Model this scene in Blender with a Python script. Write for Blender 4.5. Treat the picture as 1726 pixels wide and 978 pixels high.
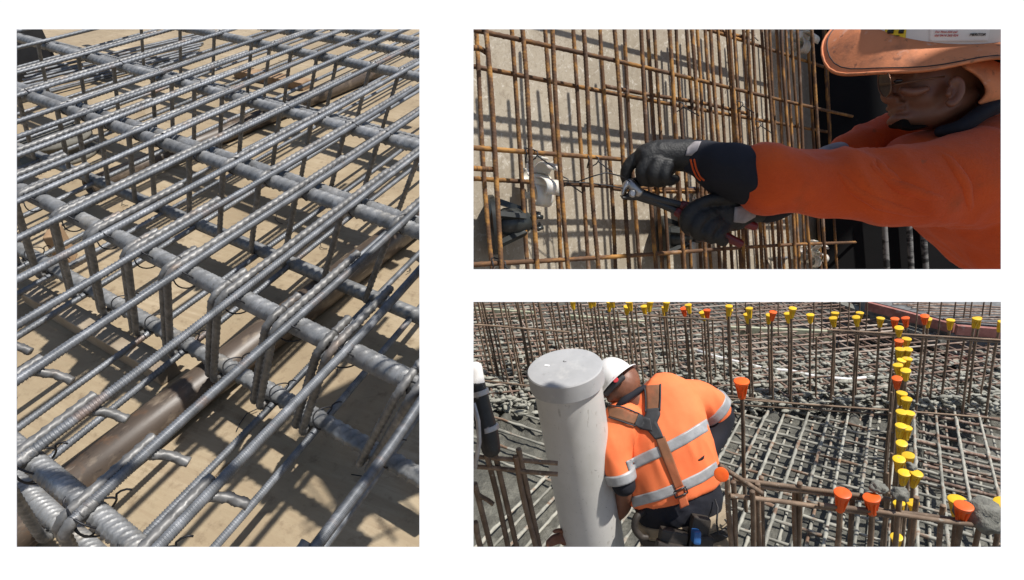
import bpy, bmesh, math, random
from mathutils import Vector, Matrix, Quaternion, noise

for _o in list(bpy.data.objects):
    bpy.data.objects.remove(_o)
scene = bpy.context.scene
COL = scene.collection
rnd = random.Random(7)

# ------------------------------------------------------------------ camera
PITCH = math.radians(24)
CAM_H = 4.2
cam_data = bpy.data.cameras.new('camera')
cam_data.sensor_fit = 'HORIZONTAL'
cam_data.sensor_width = 36.0
cam_data.lens = 20.0
cam_data.clip_start = 0.02
cam_data.clip_end = 3000
cam = bpy.data.objects.new('camera', cam_data)
cam.location = (0, 0, CAM_H)
cam.rotation_euler = (math.pi / 2 - PITCH, 0, 0)
COL.objects.link(cam)
scene.camera = cam
MW = Matrix.Translation((0, 0, CAM_H)) @ Matrix.Rotation(math.pi / 2 - PITCH, 4, 'X')
M3 = MW.to_3x3()
F = 1726 * 20.0 / 36.0
CX, CY = 863.0, 489.0

# ------------------------------------------------------------------ sky + sun
# direction towards the sun, written in the camera's axes (right, up, back)
SUN = (M3 @ Vector((0.42, 0.79, 0.445))).normalized()
world = bpy.data.worlds.new('World')
scene.world = world
world.use_nodes = True
wn = world.node_tree
sky = wn.nodes.new('ShaderNodeTexSky')
sky.sky_type = 'NISHITA'
sky.sun_disc = False
sky.sun_elevation = math.asin(SUN.z)
sky.sun_rotation = math.atan2(SUN.x, SUN.y)
wn.links.new(sky.outputs[0], wn.nodes['Background'].inputs[0])
wn.nodes['Background'].inputs[1].default_value = 0.10
sl = bpy.data.lights.new('sun', 'SUN')
sl.energy = 5.0
sl.angle = math.radians(1.3)
sl.color = (1.0, 0.96, 0.90)
so = bpy.data.objects.new('sun', sl)
so.rotation_euler = SUN.to_track_quat('Z', 'Y').to_euler()
so.location = (0, -6, 12)
COL.objects.link(so)
scene.view_settings.view_transform = 'Standard'
scene.view_settings.look = 'None'
scene.view_settings.gamma = 1.0
scene.view_settings.use_curve_mapping = False
scene.view_settings.exposure = 0.22

# ------------------------------------------------------------------ helpers
def ray(px, py):
    """direction through a measured point of the photograph, z = 1 in depth"""
    return Vector(((px - CX) / F, -(py - CY) / F, -1.0))

ZS = 1.0          # size of the place being built, changed once for the wall scene

def P(px, py, z):
    return MW @ (ray(px, py) * (z * ZS))

def D(px, py):
    """world direction of a vanishing point"""
    return (M3 @ ray(px, py)).normalized()

EYE = Vector((0, 0, CAM_H))

def hit(px, py, p0, n):
    d = M3 @ ray(px, py)
    t = (p0 - EYE).dot(n) / d.dot(n)
    return EYE + d * t

def proj(p):
    q = M3.transposed() @ (p - EYE)
    return (CX + F * q.x / -q.z, CY - F * q.y / -q.z, -q.z)

def tag(o, label=None, cat=None, group=None, kind=None):
    if label: o['label'] = label
    if cat: o['category'] = cat
    if group: o['group'] = group
    if kind: o['kind'] = kind
    return o

def empty(name, loc, label=None, cat=None, group=None, kind=None):
    o = bpy.data.objects.new(name, None)
    o.empty_display_size = 0.05
    o.location = loc
    COL.objects.link(o)
    return tag(o, label, cat, group, kind)

WM = {}
def place(o, parent, mat4):
    """world matrix mat4, parent given (translations only on parents)"""
    WM[o.name] = mat4
    if parent is not None:
        o.parent = parent
        pm = WM.get(parent.name)
        if pm is None:
            pm = Matrix.Translation(parent.location)
            WM[parent.name] = pm
        o.matrix_basis = pm.inverted() @ mat4
    else:
        o.matrix_basis = mat4
    return o

def obj(name, mesh, mat=None, parent=None, mat4=None):
    """mesh data or (verts, faces) -> one object; shared data keeps its material"""
    if isinstance(mesh, tuple):
        me = bpy.data.meshes.new(name)
        me.from_pydata([tuple(v) for v in mesh[0]], [], mesh[1])
        me.update()
        if len(mesh) > 2 and mesh[2]:
            me.polygons.foreach_set('use_smooth', [True] * len(me.polygons))
        mesh = me
    if mat is not None and len(mesh.materials) == 0:
        mesh.materials.append(mat)
    o = bpy.data.objects.new(name, mesh)
    COL.objects.link(o)
    if mat4 is None:
        # meshes given in world coordinates: put the origin at the mesh centre
        c = sum((v.co for v in mesh.vertices), Vector()) / max(1, len(mesh.vertices))
        mesh.transform(Matrix.Translation(-c))
        mat4 = Matrix.Translation(c)
    place(o, parent, mat4)
    return o

def smooth(o, on=True):
    o.data.polygons.foreach_set('use_smooth', [on] * len(o.data.polygons))
    return o

def frame(p, d, up=None):
    """matrix with local z along d"""
    d = d.normalized()
    if up is None:
        up = Vector((0, 0, 1)) if abs(d.z) < 0.9 else Vector((1, 0, 0))
    x = up.cross(d).normalized()
    y = d.cross(x)
    m = Matrix((x, y, d)).transposed().to_4x4()
    m.translation = p
    return m

def box_vf(sx, sy, sz, bevel=0.0):
    bm = bmesh.new()
    bmesh.ops.create_cube(bm, size=1.0)
    for v in bm.verts:
        v.co = Vector((v.co.x * sx, v.co.y * sy, v.co.z * sz))
    if bevel:
        bmesh.ops.bevel(bm, geom=list(bm.edges), offset=bevel, segments=2, affect='EDGES', profile=0.6)
    me = bpy.data.meshes.new('box')
    bm.to_mesh(me)
    bm.free()
    return me

def hexa(corners8):
    """box from 8 world corners: 4 bottom then 4 top"""
    f = [(3, 2, 1, 0), (4, 5, 6, 7), (0, 1, 5, 4), (1, 2, 6, 5), (2, 3, 7, 6), (3, 0, 4, 7)]
    return (corners8, f)

def sweep(path, r, seg=10, pitch=0.0, rib=0.0, rings=4, cap=True, lug=0.0, phase=0.0, slope=1.25, rfun=None):
    """tube along a path; with pitch it grows the crescent ribs and the two long seams of a deformed bar"""
    pts = [Vector(p) for p in path]
    L = [0.0]
    for i in range(1, len(pts)):
        L.append(L[-1] + (pts[i] - pts[i - 1]).length)
    total = L[-1]
    if pitch:
        n = max(2, int(total / (pitch / rings)))
        ss = [total * i / n for i in range(n + 1)]
    else:
        ss = L
    verts, faces = [], []
    k = 0
    t_prev = (pts[1] - pts[0]).normalized()
    a = Vector((0, 0, 1)) if abs(t_prev.z) < 0.9 else Vector((1, 0, 0))
    nrm = (a - t_prev * a.dot(t_prev)).normalized()
    for i, s in enumerate(ss):
        if pitch:
            while k < len(L) - 2 and s > L[k + 1]:
                k += 1
            f = (s - L[k]) / max(1e-9, L[k + 1] - L[k])
            p = pts[k].lerp(pts[k + 1], f)
            t = (pts[k + 1] - pts[k]).normalized()
        else:
            p = pts[i]
            t = (pts[min(i + 1, len(pts) - 1)] - pts[max(i - 1, 0)]).normalized()
        nrm = (nrm - t * nrm.dot(t))
        if nrm.length < 1e-6:
            nrm = t.orthogonal()
        nrm.normalize()
        b = t.cross(nrm)
        rr = rfun(s / total if total else 0) if rfun else r
        for j in range(seg):
            th = 2 * math.pi * j / seg
            h = 0.0
            if rib:
                half = 0 if th < math.pi else 1
                u = (th - half * math.pi) / math.pi
                w = math.cos(2 * math.pi * (s / pitch + phase + slope * u + 0.5 * half))
                h = rib * max(0.0, w) ** 3.0 * (math.sin(math.pi * u) ** 0.5 if 0 < u < 1 else 0)
                if lug and min(u, 1 - u) < 0.01:
                    h = max(h, lug)
            q = rr + h
            verts.append(p + nrm * (math.cos(th) * q) + b * (math.sin(th) * q))
    m = len(ss)
    for i in range(m - 1):
        for j in range(seg):
            j2 = (j + 1) % seg
            faces.append((i * seg + j, i * seg + j2, (i + 1) * seg + j2, (i + 1) * seg + j))
    if cap:
        faces.append(tuple(range(seg))[::-1])
        faces.append(tuple((m - 1) * seg + j for j in range(seg)))
    return (verts, faces, True)

def mesh_of(name, vf, mat=None):
    me = bpy.data.meshes.new(name)
    me.from_pydata([tuple(v) for v in vf[0]], [], vf[1])
    me.update()
    if len(vf) > 2 and vf[2]:
        me.polygons.foreach_set('use_smooth', [True] * len(me.polygons))
    if mat is not None:
        me.materials.append(mat)
    return me

def bar_mesh(name, length, r, pitch, mat, seg=12, rib=0.09, rings=5, lug=0.06, bow=0.0, phase=0.0):
    path = [Vector((bow * math.sin(math.pi * t / 12.0), bow * 0.6 * math.sin(2.2 * math.pi * t / 12.0), length * t / 12.0)) for t in range(13)] if bow else [Vector((0, 0, 0)), Vector((0, 0, length))]
    return mesh_of(name, sweep(path, r, seg, pitch, rib * r, rings, True, lug * r, phase), mat)

# ------------------------------------------------------------------ materials
def nd(nt, t, **kw):
    n = nt.nodes.new(t)
    for k, v in kw.items():
        setattr(n, k, v)
    return n

def ramp(nt, fac, stops):
    r = nt.nodes.new('ShaderNodeValToRGB')
    e = r.color_ramp.elements
    while len(e) < len(stops):
        e.new(0.5)
    for i, (p, c) in enumerate(stops):
        e[i].position = p
        e[i].color = (c[0], c[1], c[2], 1)
    nt.links.new(fac, r.inputs[0])
    return r.outputs[0]

def noise_tex(nt, vec, scale, detail=4.0, rough=0.6, dist=0.0):
    n = nt.nodes.new('ShaderNodeTexNoise')
    n.inputs['Scale'].default_value = scale
    n.inputs['Detail'].default_value = detail
    n.inputs['Roughness'].default_value = rough
    n.inputs['Distortion'].default_value = dist
    nt.links.new(vec, n.inputs['Vector'])
    return n.outputs['Fac']

def coords(nt, stretch=(1, 1, 1), rand=True):
    tc = nt.nodes.new('ShaderNodeTexCoord')
    mp = nt.nodes.new('ShaderNodeMapping')
    mp.inputs['Scale'].default_value = stretch
    nt.links.new(tc.outputs['Object'], mp.inputs['Vector'])
    if rand:
        oi = nt.nodes.new('ShaderNodeObjectInfo')
        ml = nt.nodes.new('ShaderNodeMath'); ml.operation = 'MULTIPLY'
        ml.inputs[1].default_value = 37.0
        nt.links.new(oi.outputs['Random'], ml.inputs[0])
        cb = nt.nodes.new('ShaderNodeCombineXYZ')
        for i in range(3):
            nt.links.new(ml.outputs[0], cb.inputs[i])
        nt.links.new(cb.outputs[0], mp.inputs['Location'])
    return mp.outputs[0]

def mix(nt, fac, c1, c2, mode='MIX'):
    m = nt.nodes.new('ShaderNodeMix'); m.data_type = 'RGBA'; m.blend_type = mode
    for s, v in ((m.inputs[0], fac), (m.inputs[6], c1), (m.inputs[7], c2)):
        if isinstance(v, (int, float)):
            s.default_value = v
        elif isinstance(v, tuple):
            s.default_value = (v[0], v[1], v[2], 1)
        else:
            nt.links.new(v, s)
    return m.outputs[2]

def material(name, stops, scale=20, rough=0.6, metal=0.0, stretch=(1, 1, 1), detail=4, bump=0.0, bscale=None,
             patches=None, rough_var=0.0, sss=0.0, spec=0.5, trans=0.0, dist=0.0, sheen=0.0, alpha=None, bdist=0.01, vary=0.0):
    m = bpy.data.materials.new(name)
    m.use_nodes = True
    nt = m.node_tree
    bs = nt.nodes['Principled BSDF']
    vec = coords(nt, stretch)
    fac = noise_tex(nt, vec, scale, detail, 0.62, dist)
    col = ramp(nt, fac, stops)
    for pt in (patches or []):
        pscale, lo, hi, pc, amt = pt[:5]
        pst = pt[5] if len(pt) > 5 else stretch
        pv = coords(nt, pst)
        pf = noise_tex(nt, pv, pscale, 5, 0.6)
        pm = ramp(nt, pf, [(lo, (0, 0, 0)), (hi, (amt, amt, amt))])
        col = mix(nt, pm, col, pc)
    if vary:
        oi = nt.nodes.new('ShaderNodeObjectInfo')
        mr = nt.nodes.new('ShaderNodeMapRange')
        mr.inputs[3].default_value = 1 - vary
        mr.inputs[4].default_value = 1 + vary
        nt.links.new(oi.outputs['Random'], mr.inputs[0])
        vm = nt.nodes.new('ShaderNodeVectorMath'); vm.operation = 'SCALE'
        nt.links.new(col, vm.inputs[0])
        nt.links.new(mr.outputs[0], vm.inputs['Scale'])
        col = vm.outputs[0]
    nt.links.new(col, bs.inputs['Base Color'])
    bs.inputs['Metallic'].default_value = metal
    bs.inputs['Specular IOR Level'].default_value = spec
    if rough_var:
        rr = nt.nodes.new('ShaderNodeMapRange')
        rr.inputs[3].default_value = max(0.03, rough - rough_var)
        rr.inputs[4].default_value = min(1, rough + rough_var)
        nt.links.new(noise_tex(nt, vec, scale * 0.7, 3), rr.inputs[0])
        nt.links.new(rr.outputs[0], bs.inputs['Roughness'])
    else:
        bs.inputs['Roughness'].default_value = rough
    if sss:
        bs.inputs['Subsurface Weight'].default_value = sss
        bs.inputs['Subsurface Radius'].default_value = (0.012, 0.005, 0.003)
    if sheen:
        bs.inputs['Sheen Weight'].default_value = sheen
    if bump:
        b = nt.nodes.new('ShaderNodeBump')
        b.inputs['Strength'].default_value = bump
        b.inputs['Distance'].default_value = bdist
        nt.links.new(noise_tex(nt, vec, bscale or scale * 3, 4), b.inputs['Height'])
        nt.links.new(b.outputs[0], bs.inputs['Normal'])
    return m

MAT = {}
MAT['white_board'] = material('white_board', [(0.0, (0.88, 0.88, 0.88)), (1.0, (0.9, 0.9, 0.9))], 3, 0.7)
MAT['steel_leg'] = material('steel_leg', [(0.3, (0.3, 0.3, 0.31)), (0.7, (0.4, 0.4, 0.41))], 8, 0.5, 0.6)
MAT['earth'] = material('earth', [(0.3, (0.16, 0.13, 0.1)), (0.7, (0.27, 0.22, 0.17))], 0.8, 0.95, bump=0.6, bscale=4)

# ------------------------------------------------------------------ the ground far below, reaching the horizon
g = obj('ground', ([(-900, -900, 0), (900, -900, 0), (900, 900, 0), (-900, 900, 0)], [(0, 1, 2, 3)]), MAT['earth'])
tag(g, 'brown bare earth ground below the work platforms', None, kind='structure')

# ------------------------------------------------------------------ white board with three openings
BD = 0.50
def board():
    xs = [-70, 28, 707, 798, 1687, 1800]
    ys = [-25, 49.5, 454, 509, 922, 1040]
    hole_cells = {(1, 1): 0, (1, 2): 0, (1, 3): 0, (3, 1): 1, (3, 3): 2}
    verts, faces, idx = [], [], {}
    T = 0.016
    def vid(i, j, cell, back):
        # back vertices at an opening's rim step outwards so that the rim is bevelled
        x, y = xs[i], ys[j]
        if back:
            ox = {1: -1, 2: 1, 3: -1, 4: 1}.get(i, 0) * 26
            oy = {1: -1, 4: 1}.get(j, 0) * 26
            if i >= 3 and j == 2: oy = 18
            if i >= 3 and j == 3: oy = -18
            x += ox; y += oy
        key = (i, j, back)
        if key not in idx:
            idx[key] = len(verts)
            p = ray(x, y) * BD
            if back: p.z -= T
            verts.append(MW @ p)
        return idx[key]
    solid = [(i, j) for i in range(5) for j in range(5) if (i, j) not in hole_cells]
    for (i, j) in solid:
        for back in (0, 1):
            q = [vid(i, j, 0, back), vid(i + 1, j, 0, back), vid(i + 1, j + 1, 0, back), vid(i, j + 1, 0, back)]
            faces.append(tuple(q) if back else tuple(q[::-1]))
        for (di, dj, a, b) in ((-1, 0, (0, 1), (0, 0)), (1, 0, (1, 0), (1, 1)), (0, -1, (0, 0), (1, 0)), (0, 1, (1, 1), (0, 1))):
            if (i + di, j + dj) not in solid:
                A = (i + a[0], j + a[1]); B = (i + b[0], j + b[1])
                faces.append((vid(*A, 0, 0), vid(*B, 0, 0), vid(*B, 0, 1), vid(*A, 0, 1)))
    base = P(863, 1040, BD); base.z = 0
    root = empty('display_board', base, 'large white display board with three rectangular openings in it', 'display board')
    obj('panel', (verts, faces), MAT['white_board'], root)
    for sx in (-58, 1788):
        top = P(sx, 900, BD + 0.03)
        obj('leg', sweep([top, Vector((top.x, top.y, 0))], 0.016, 12), MAT['steel_leg'], root)
board()
# ------------------------------------------------------------------ modelling tools for bodies and cloth
from mathutils.bvhtree import BVHTree

def tocam(p):
    return M3.transposed() @ (p - EYE)

BACK = (M3 @ Vector((0, 0, 1))).normalized()      # from the scene towards the camera side
RIGHT = (M3 @ Vector((1, 0, 0))).normalized()
UPC = (M3 @ Vector((0, 1, 0))).normalized()

def loft(rows, seg=20, dome=True):
    """limb or trunk through measured stations: (px, py, depth, half width in px, half depth in m)"""
    C = [P(r[0], r[1], r[2]) for r in rows]
    R = [r[3] * r[2] * ZS / F for r in rows]
    Z = [r[4] * ZS for r in rows]
    # dome ends
    def ext(c0, c1, r0, z0):
        t = (c0 - c1).normalized()
        k = 0.8 * min(r0, z0)
        return [(c0 + t * k * math.sin(a), r0 * math.cos(a), z0 * math.cos(a)) for a in (0.5, 0.95, 1.3)]
    st = list(zip(C, R, Z))
    # Catmull-Rom refinement
    fine = []
    n = len(st)
    for i in range(n - 1):
        a, b, c, d = st[max(0, i - 1)], st[i], st[i + 1], st[min(n - 1, i + 2)]
        for k in range(5):
            t = k / 5.0
            def cr(p0, p1, p2, p3):
                return 0.5 * ((2 * p1) + (p2 - p0) * t + (2 * p0 - 5 * p1 + 4 * p2 - p3) * t * t + (3 * p1 - p0 - 3 * p2 + p3) * t ** 3)
            fine.append((cr(a[0], b[0], c[0], d[0]), max(0.001, cr(a[1], b[1], c[1], d[1])), max(0.001, cr(a[2], b[2], c[2], d[2]))))
    fine.append(st[-1])
    if dome:
        e0 = ext(C[0], C[1], R[0], Z[0]); e1 = ext(C[-1], C[-2], R[-1], Z[-1])
        fine = e0[::-1] + fine + e1
    verts, faces = [], []
    m = len(fine)
    for i, (c, r, z) in enumerate(fine):
        t = (fine[min(i + 1, m - 1)][0] - fine[max(i - 1, 0)][0]).normalized()
        view = (c - EYE).normalized()
        s = t.cross(view).normalized()
        d = s.cross(t).normalized()
        for j in range(seg):
            a = 2 * math.pi * j / seg
            verts.append(c + s * (math.cos(a) * r) + d * (math.sin(a) * z))
    for i in range(m - 1):
        for j in range(seg):
            j2 = (j + 1) % seg
            faces.append((i * seg + j, i * seg + j2, (i + 1) * seg + j2, (i + 1) * seg + j))
    faces.append(tuple(range(seg))[::-1])
    faces.append(tuple((m - 1) * seg + j for j in range(seg)))
    return (verts, faces, True)

def ellipsoid(px, py, z, rx, ry, rz, rot=0.0, seg=24):
    """rx, ry in px across the view, rz in metres along it; rot turns it in the view plane"""
    c = P(px, py, z)
    X = RIGHT * math.cos(rot) + UPC * math.sin(rot); Y = UPC * math.cos(rot) - RIGHT * math.sin(rot)
    k = z * ZS / F
    rz = rz * ZS
    verts, faces = [], []
    n = seg // 2
    for i in range(n + 1):
        th = math.pi * i / n
        for j in range(seg):
            ph = 2 * math.pi * j / seg
            verts.append(c + Y * (math.cos(th) * ry * k) + X * (math.sin(th) * math.cos(ph) * rx * k) + BACK * (math.sin(th) * math.sin(ph) * rz))
    for i in range(n):
        for j in range(seg):
            j2 = (j + 1) % seg
            faces.append((i * seg + j, i * seg + j2, (i + 1) * seg + j2, (i + 1) * seg + j))
    return (verts, faces, True)

def join_vf(*vfs):
    V, Fc = [], []
    for v in vfs:
        o = len(V)
        V += list(v[0])
        Fc += [tuple(i + o for i in f) for f in v[1]]
    return (V, Fc, True)

def fuse(name, vfs, voxel=0.006, iters=4, wrinkle=0.0, wscale=18.0, dirv=None, seed=0.0):
    """one continuous skin round several overlapping volumes"""
    me = mesh_of(name, join_vf(*vfs))
    bm = bmesh.new(); bm.from_mesh(me)
    bmesh.ops.recalc_face_normals(bm, faces=bm.faces)
    bm.to_mesh(me); bm.free()
    tmp = bpy.data.objects.new('tmp', me)
    COL.objects.link(tmp)
    md = tmp.modifiers.new('r', 'REMESH'); md.mode = 'VOXEL'; md.voxel_size = voxel; md.adaptivity = 0.0
    sm = tmp.modifiers.new('s', 'SMOOTH'); sm.iterations = iters; sm.factor = 0.5
    dg = bpy.context.evaluated_depsgraph_get()
    out = bpy.data.meshes.new_from_object(tmp.evaluated_get(dg))
    bpy.data.objects.remove(tmp)
    bpy.data.meshes.remove(me)
    out.name = name
    if wrinkle:
        nm = [v.normal.copy() for v in out.vertices]
        for v, n in zip(out.vertices, nm):
            q = v.co * wscale + Vector((seed, seed * 1.7, seed * 0.3))
            if dirv is not None:
                q = q - dirv * (q.dot(dirv) * 0.72)
            w = 1.0 - abs(noise.noise(q)) * 2.2
            w2 = noise.noise(v.co * wscale * 0.35 + Vector((seed, 0, 0)))
            q2 = q * 2.3 + Vector((11.0, 4.0, 7.0))
            w += 0.45 * (1.0 - abs(noise.noise(q2)) * 2.4)
            v.co += n * (wrinkle * (w * max(0.0, 0.55 + w2)))
    out.polygons.foreach_set('use_smooth', [True] * len(out.polygons))
    out.update()
    return out

def bvh_of(me, extra=None):
    vs = [v.co.copy() for v in me.vertices]
    fs = [tuple(p.vertices) for p in me.polygons]
    for e in (extra or []):
        o = len(vs)
        vs += [v.co.copy() for v in e.vertices]
        fs += [tuple(i + o for i in p.vertices) for p in e.polygons]
    return BVHTree.FromPolygons(vs, fs)

def onto(bvh, px, py, lift=0.003, fallback=2.0):
    d = (M3 @ ray(px, py)).normalized()
    h = bvh.ray_cast(EYE, d)
    if h[0] is None:
        return None
    n = h[1]
    if n.dot(d) > 0: n = -n
    return h[0] + n * lift

def poly_at(pts, t):
    L = [0]
    for a, b in zip(pts, pts[1:]):
        L.append(L[-1] + math.hypot(b[0] - a[0], b[1] - a[1]))
    s = t * L[-1]
    for i in range(len(pts) - 1):
        if s <= L[i + 1] + 1e-9:
            f = (s - L[i]) / max(1e-9, L[i + 1] - L[i])
            return (pts[i][0] + f * (pts[i + 1][0] - pts[i][0]), pts[i][1] + f * (pts[i + 1][1] - pts[i][1]))
    return pts[-1]

def drape(name, bvh, edge1, edge2, mat, parent, lift=0.003, thick=0.003, nu=24, nv=5):
    """a strip of webbing or tape that lies on a body between two measured edges"""
    last = None
    V, Fc = [], []
    grid = []
    for i in range(nu + 1):
        a = poly_at(edge1, i / nu); b = poly_at(edge2, i / nu)
        row = []
        for j in range(nv + 1):
            x = a[0] + (b[0] - a[0]) * j / nv; y = a[1] + (b[1] - a[1]) * j / nv
            row.append((x, y, onto(bvh, x, y, lift)))
        grid.append(row)
    # fill the missing points with the depth of a neighbour
    zs = [-(tocam(p).z) for r in grid for (_, _, p) in r if p is not None]
    if not zs:
        return None
    for r in grid:
        for j, (x, y, p) in enumerate(r):
            if p is None:
                best = None
                for rr in grid:
                    for (x2, y2, p2) in rr:
                        if p2 is not None:
                            dd = (x - x2) ** 2 + (y - y2) ** 2
                            if best is None or dd < best[0]: best = (dd, -tocam(p2).z)
                r[j] = (x, y, MW @ (ray(x, y) * (best[1] + 0.004)))
    w = nv + 1
    for r in grid:
        for (_, _, p) in r: V.append(p)
    o = len(V)
    for r in grid:
        for (_, _, p) in r: V.append(p - (p - EYE).normalized() * -thick)
    for i in range(nu):
        for j in range(nv):
            q = (i * w + j, i * w + j + 1, (i + 1) * w + j + 1, (i + 1) * w + j)
            Fc.append(q); Fc.append(tuple(k + o for k in q[::-1]))
    rim = [i * w for i in range(nu + 1)] + [nu * w + j for j in range(1, nv + 1)] + [i * w + nv for i in range(nu - 1, -1, -1)] + [j for j in range(nv - 1, 0, -1)]
    for a, b in zip(rim, rim[1:] + rim[:1]):
        Fc.append((a, b, b + o, a + o))
    ob = obj(name, (V, Fc, True), mat, parent)
    bm = bmesh.new(); bm.from_mesh(ob.data)
    bmesh.ops.recalc_face_normals(bm, faces=bm.faces); bm.to_mesh(ob.data); bm.free()
    return ob

def put_mesh(name, me, mat, parent):
    """a finished mesh in world coordinates becomes a part"""
    if mat is not None: me.materials.append(mat)
    c = sum((v.co for v in me.vertices), Vector()) / len(me.vertices)
    me.transform(Matrix.Translation(-c))
    return obj(name, me, None, parent, Matrix.Translation(c))

def text_mesh(name, body, size, mat, m4, parent, extrude=0.0004):
    cu = bpy.data.curves.new(name, 'FONT')
    cu.body = body; cu.size = size; cu.extrude = extrude; cu.align_x = 'CENTER'
    t = bpy.data.objects.new('tmp', cu); COL.objects.link(t)
    dg = bpy.context.evaluated_depsgraph_get()
    me = bpy.data.meshes.new_from_object(t.evaluated_get(dg))
    bpy.data.objects.remove(t)
    me.materials.clear(); me.materials.append(mat)
    return obj(name, me, None, parent, m4)
# ================================================================== LEFT OPENING: the big reinforcing cage on the yard floor
VA, VB, VV = D(1370, -252), D(-1150, -255), D(322, 1300)
N1 = VA.cross(VB).normalized()
if N1.z < 0: N1 = -N1
K = 0.75
T0 = P(365, 480, 1.52 * K)                   # a point on the top layer
STEEL = dict(metal=0.3, rough=0.52, rough_var=0.12)
MAT['rebar'] = material('rebar', [(0.25, (0.085, 0.09, 0.095)), (0.55, (0.175, 0.185, 0.20)), (0.8, (0.30, 0.31, 0.33))], 30, stretch=(1, 1, 0.25),
    patches=[(7, 0.60, 0.74, (0.25, 0.13, 0.065), 0.55, (1, 1, 0.5)), (60, 0.55, 0.75, (0.17, 0.165, 0.16), 0.7, (1, 1, 1))], vary=0.14, **STEEL)
MAT['rebar_thick'] = material('rebar_thick', [(0.25, (0.12, 0.12, 0.12)), (0.55, (0.24, 0.243, 0.243)), (0.8, (0.42, 0.422, 0.42))], 26, stretch=(1, 1, 0.5),
    patches=[(8, 0.58, 0.72, (0.30, 0.26, 0.20), 0.6, (1, 1, 0.6)), (70, 0.56, 0.7, (0.15, 0.145, 0.14), 0.8, (1, 1, 1))],
    metal=0.3, rough=0.5, rough_var=0.12, bump=0.25, bscale=90, bdist=0.002, vary=0.1)
MAT['rebar_bend'] = material('rebar_bend', [(0.25, (0.085, 0.083, 0.08)), (0.55, (0.18, 0.177, 0.172)), (0.8, (0.32, 0.315, 0.305))], 34,
    patches=[(9, 0.6, 0.75, (0.22, 0.13, 0.07), 0.5)], metal=0.3, rough=0.5, rough_var=0.12, vary=0.12)
MAT['tie_wire'] = material('tie_wire', [(0.3, (0.02, 0.02, 0.022)), (0.7, (0.05, 0.05, 0.055))], 30, 0.5, 0.6)
MAT['brown_pipe'] = material('brown_pipe', [(0.25, (0.040, 0.029, 0.021)), (0.55, (0.085, 0.062, 0.045)), (0.8, (0.14, 0.105, 0.075))], 9, 0.42, 0.0, stretch=(1, 1, 0.3),
    patches=[(34, 0.55, 0.70, (0.20, 0.155, 0.11), 0.8, (1, 1, 0.6)), (90, 0.60, 0.68, (0.03, 0.022, 0.016), 0.7, (1, 1, 0.5)), (60, 0.64, 0.72, (0.26, 0.21, 0.16), 0.7, (1, 1, 0.2)), (16, 0.62, 0.74, (0.16, 0.08, 0.035), 0.5, (1, 1, 1))], rough_var=0.15, bump=0.15, bscale=60, bdist=0.003)

def floor_mat():
    m = bpy.data.materials.new('yard_floor'); m.use_nodes = True
    nt = m.node_tree; bs = nt.nodes['Principled BSDF']
    v = coords(nt, (1, 1, 1), False)
    c = ramp(nt, noise_tex(nt, v, 2.2, 8, 0.62, 0.3), [(0.28, (0.22, 0.165, 0.098)), (0.5, (0.33, 0.26, 0.165)), (0.72, (0.44, 0.36, 0.25))])
    v2 = coords(nt, (1.2, 14, 1), False)
    st = ramp(nt, noise_tex(nt, v2, 3.0, 8, 0.75, 0.5), [(0.42, (0, 0, 0)), (0.60, (0.7, 0.7, 0.7))])
    c = mix(nt, st, c, (0.28, 0.21, 0.13))
    sp = ramp(nt, noise_tex(nt, v, 26, 5, 0.7), [(0.54, (0, 0, 0)), (0.70, (0.75, 0.75, 0.75))])
    c = mix(nt, sp, c, (0.17, 0.12, 0.07))
    pale = ramp(nt, noise_tex(nt, v, 5, 5, 0.6), [(0.62, (0, 0, 0)), (0.72, (0.45, 0.45, 0.45))])
    c = mix(nt, pale, c, (0.55, 0.47, 0.36))
    nt.links.new(c, bs.inputs['Base Color'])
    bs.inputs['Roughness'].default_value = 0.72
    b = nt.nodes.new('ShaderNodeBump'); b.inputs['Strength'].default_value = 0.25; b.inputs['Distance'].default_value = 0.004
    nt.links.new(noise_tex(nt, v, 40, 5), b.inputs['Height'])
    nt.links.new(b.outputs[0], bs.inputs['Normal'])
    return m
MAT['yard_floor'] = floor_mat()
MAT['dusty_joint'] = material('dusty_joint', [(0.3, (0.10, 0.07, 0.04)), (0.7, (0.17, 0.12, 0.07))], 30, 0.9)

def on_top(px, py, lift=0.0):
    return hit(px, py, T0 + N1 * lift, N1)

R_A, R_B, R_S = 0.0096 * K, 0.0235 * K, 0.0098 * K
# height of the cage: the post under (291,441) ends at (290,583)
pt = on_top(291, 441)
HC = 0.3 * K
for _ in range(60):
    y = proj(pt + VV * HC)[1]
    HC += (577 - y) * 0.0006
HD = (VV * HC).dot(-N1)                      # the same, square to the floor
FLOOR_DROP = HD + 0.145 * K
FL0 = T0 - N1 * FLOOR_DROP

def on_floor(px, py, lift=0.0):
    return hit(px, py, FL0 + N1 * lift, N1)

# floor slab
c4 = [on_floor(-500, 1500), on_floor(762, 1500), on_floor(762, -60), on_floor(-500, -60)]
ax = VA.copy(); 
fm = frame(on_floor(368, 600), N1, VA)
vs = [fm.inverted() @ p for p in c4]
slab = ([Vector((v.x, v.y, -0.2)) for v in vs] + [Vector((v.x, v.y, 0)) for v in vs], hexa([0]*8)[1])
fo = obj('yard_floor', slab, MAT['yard_floor'], None, fm)
tag(fo, 'tan stained concrete yard floor under the steel cage', None, kind='structure')

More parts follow.
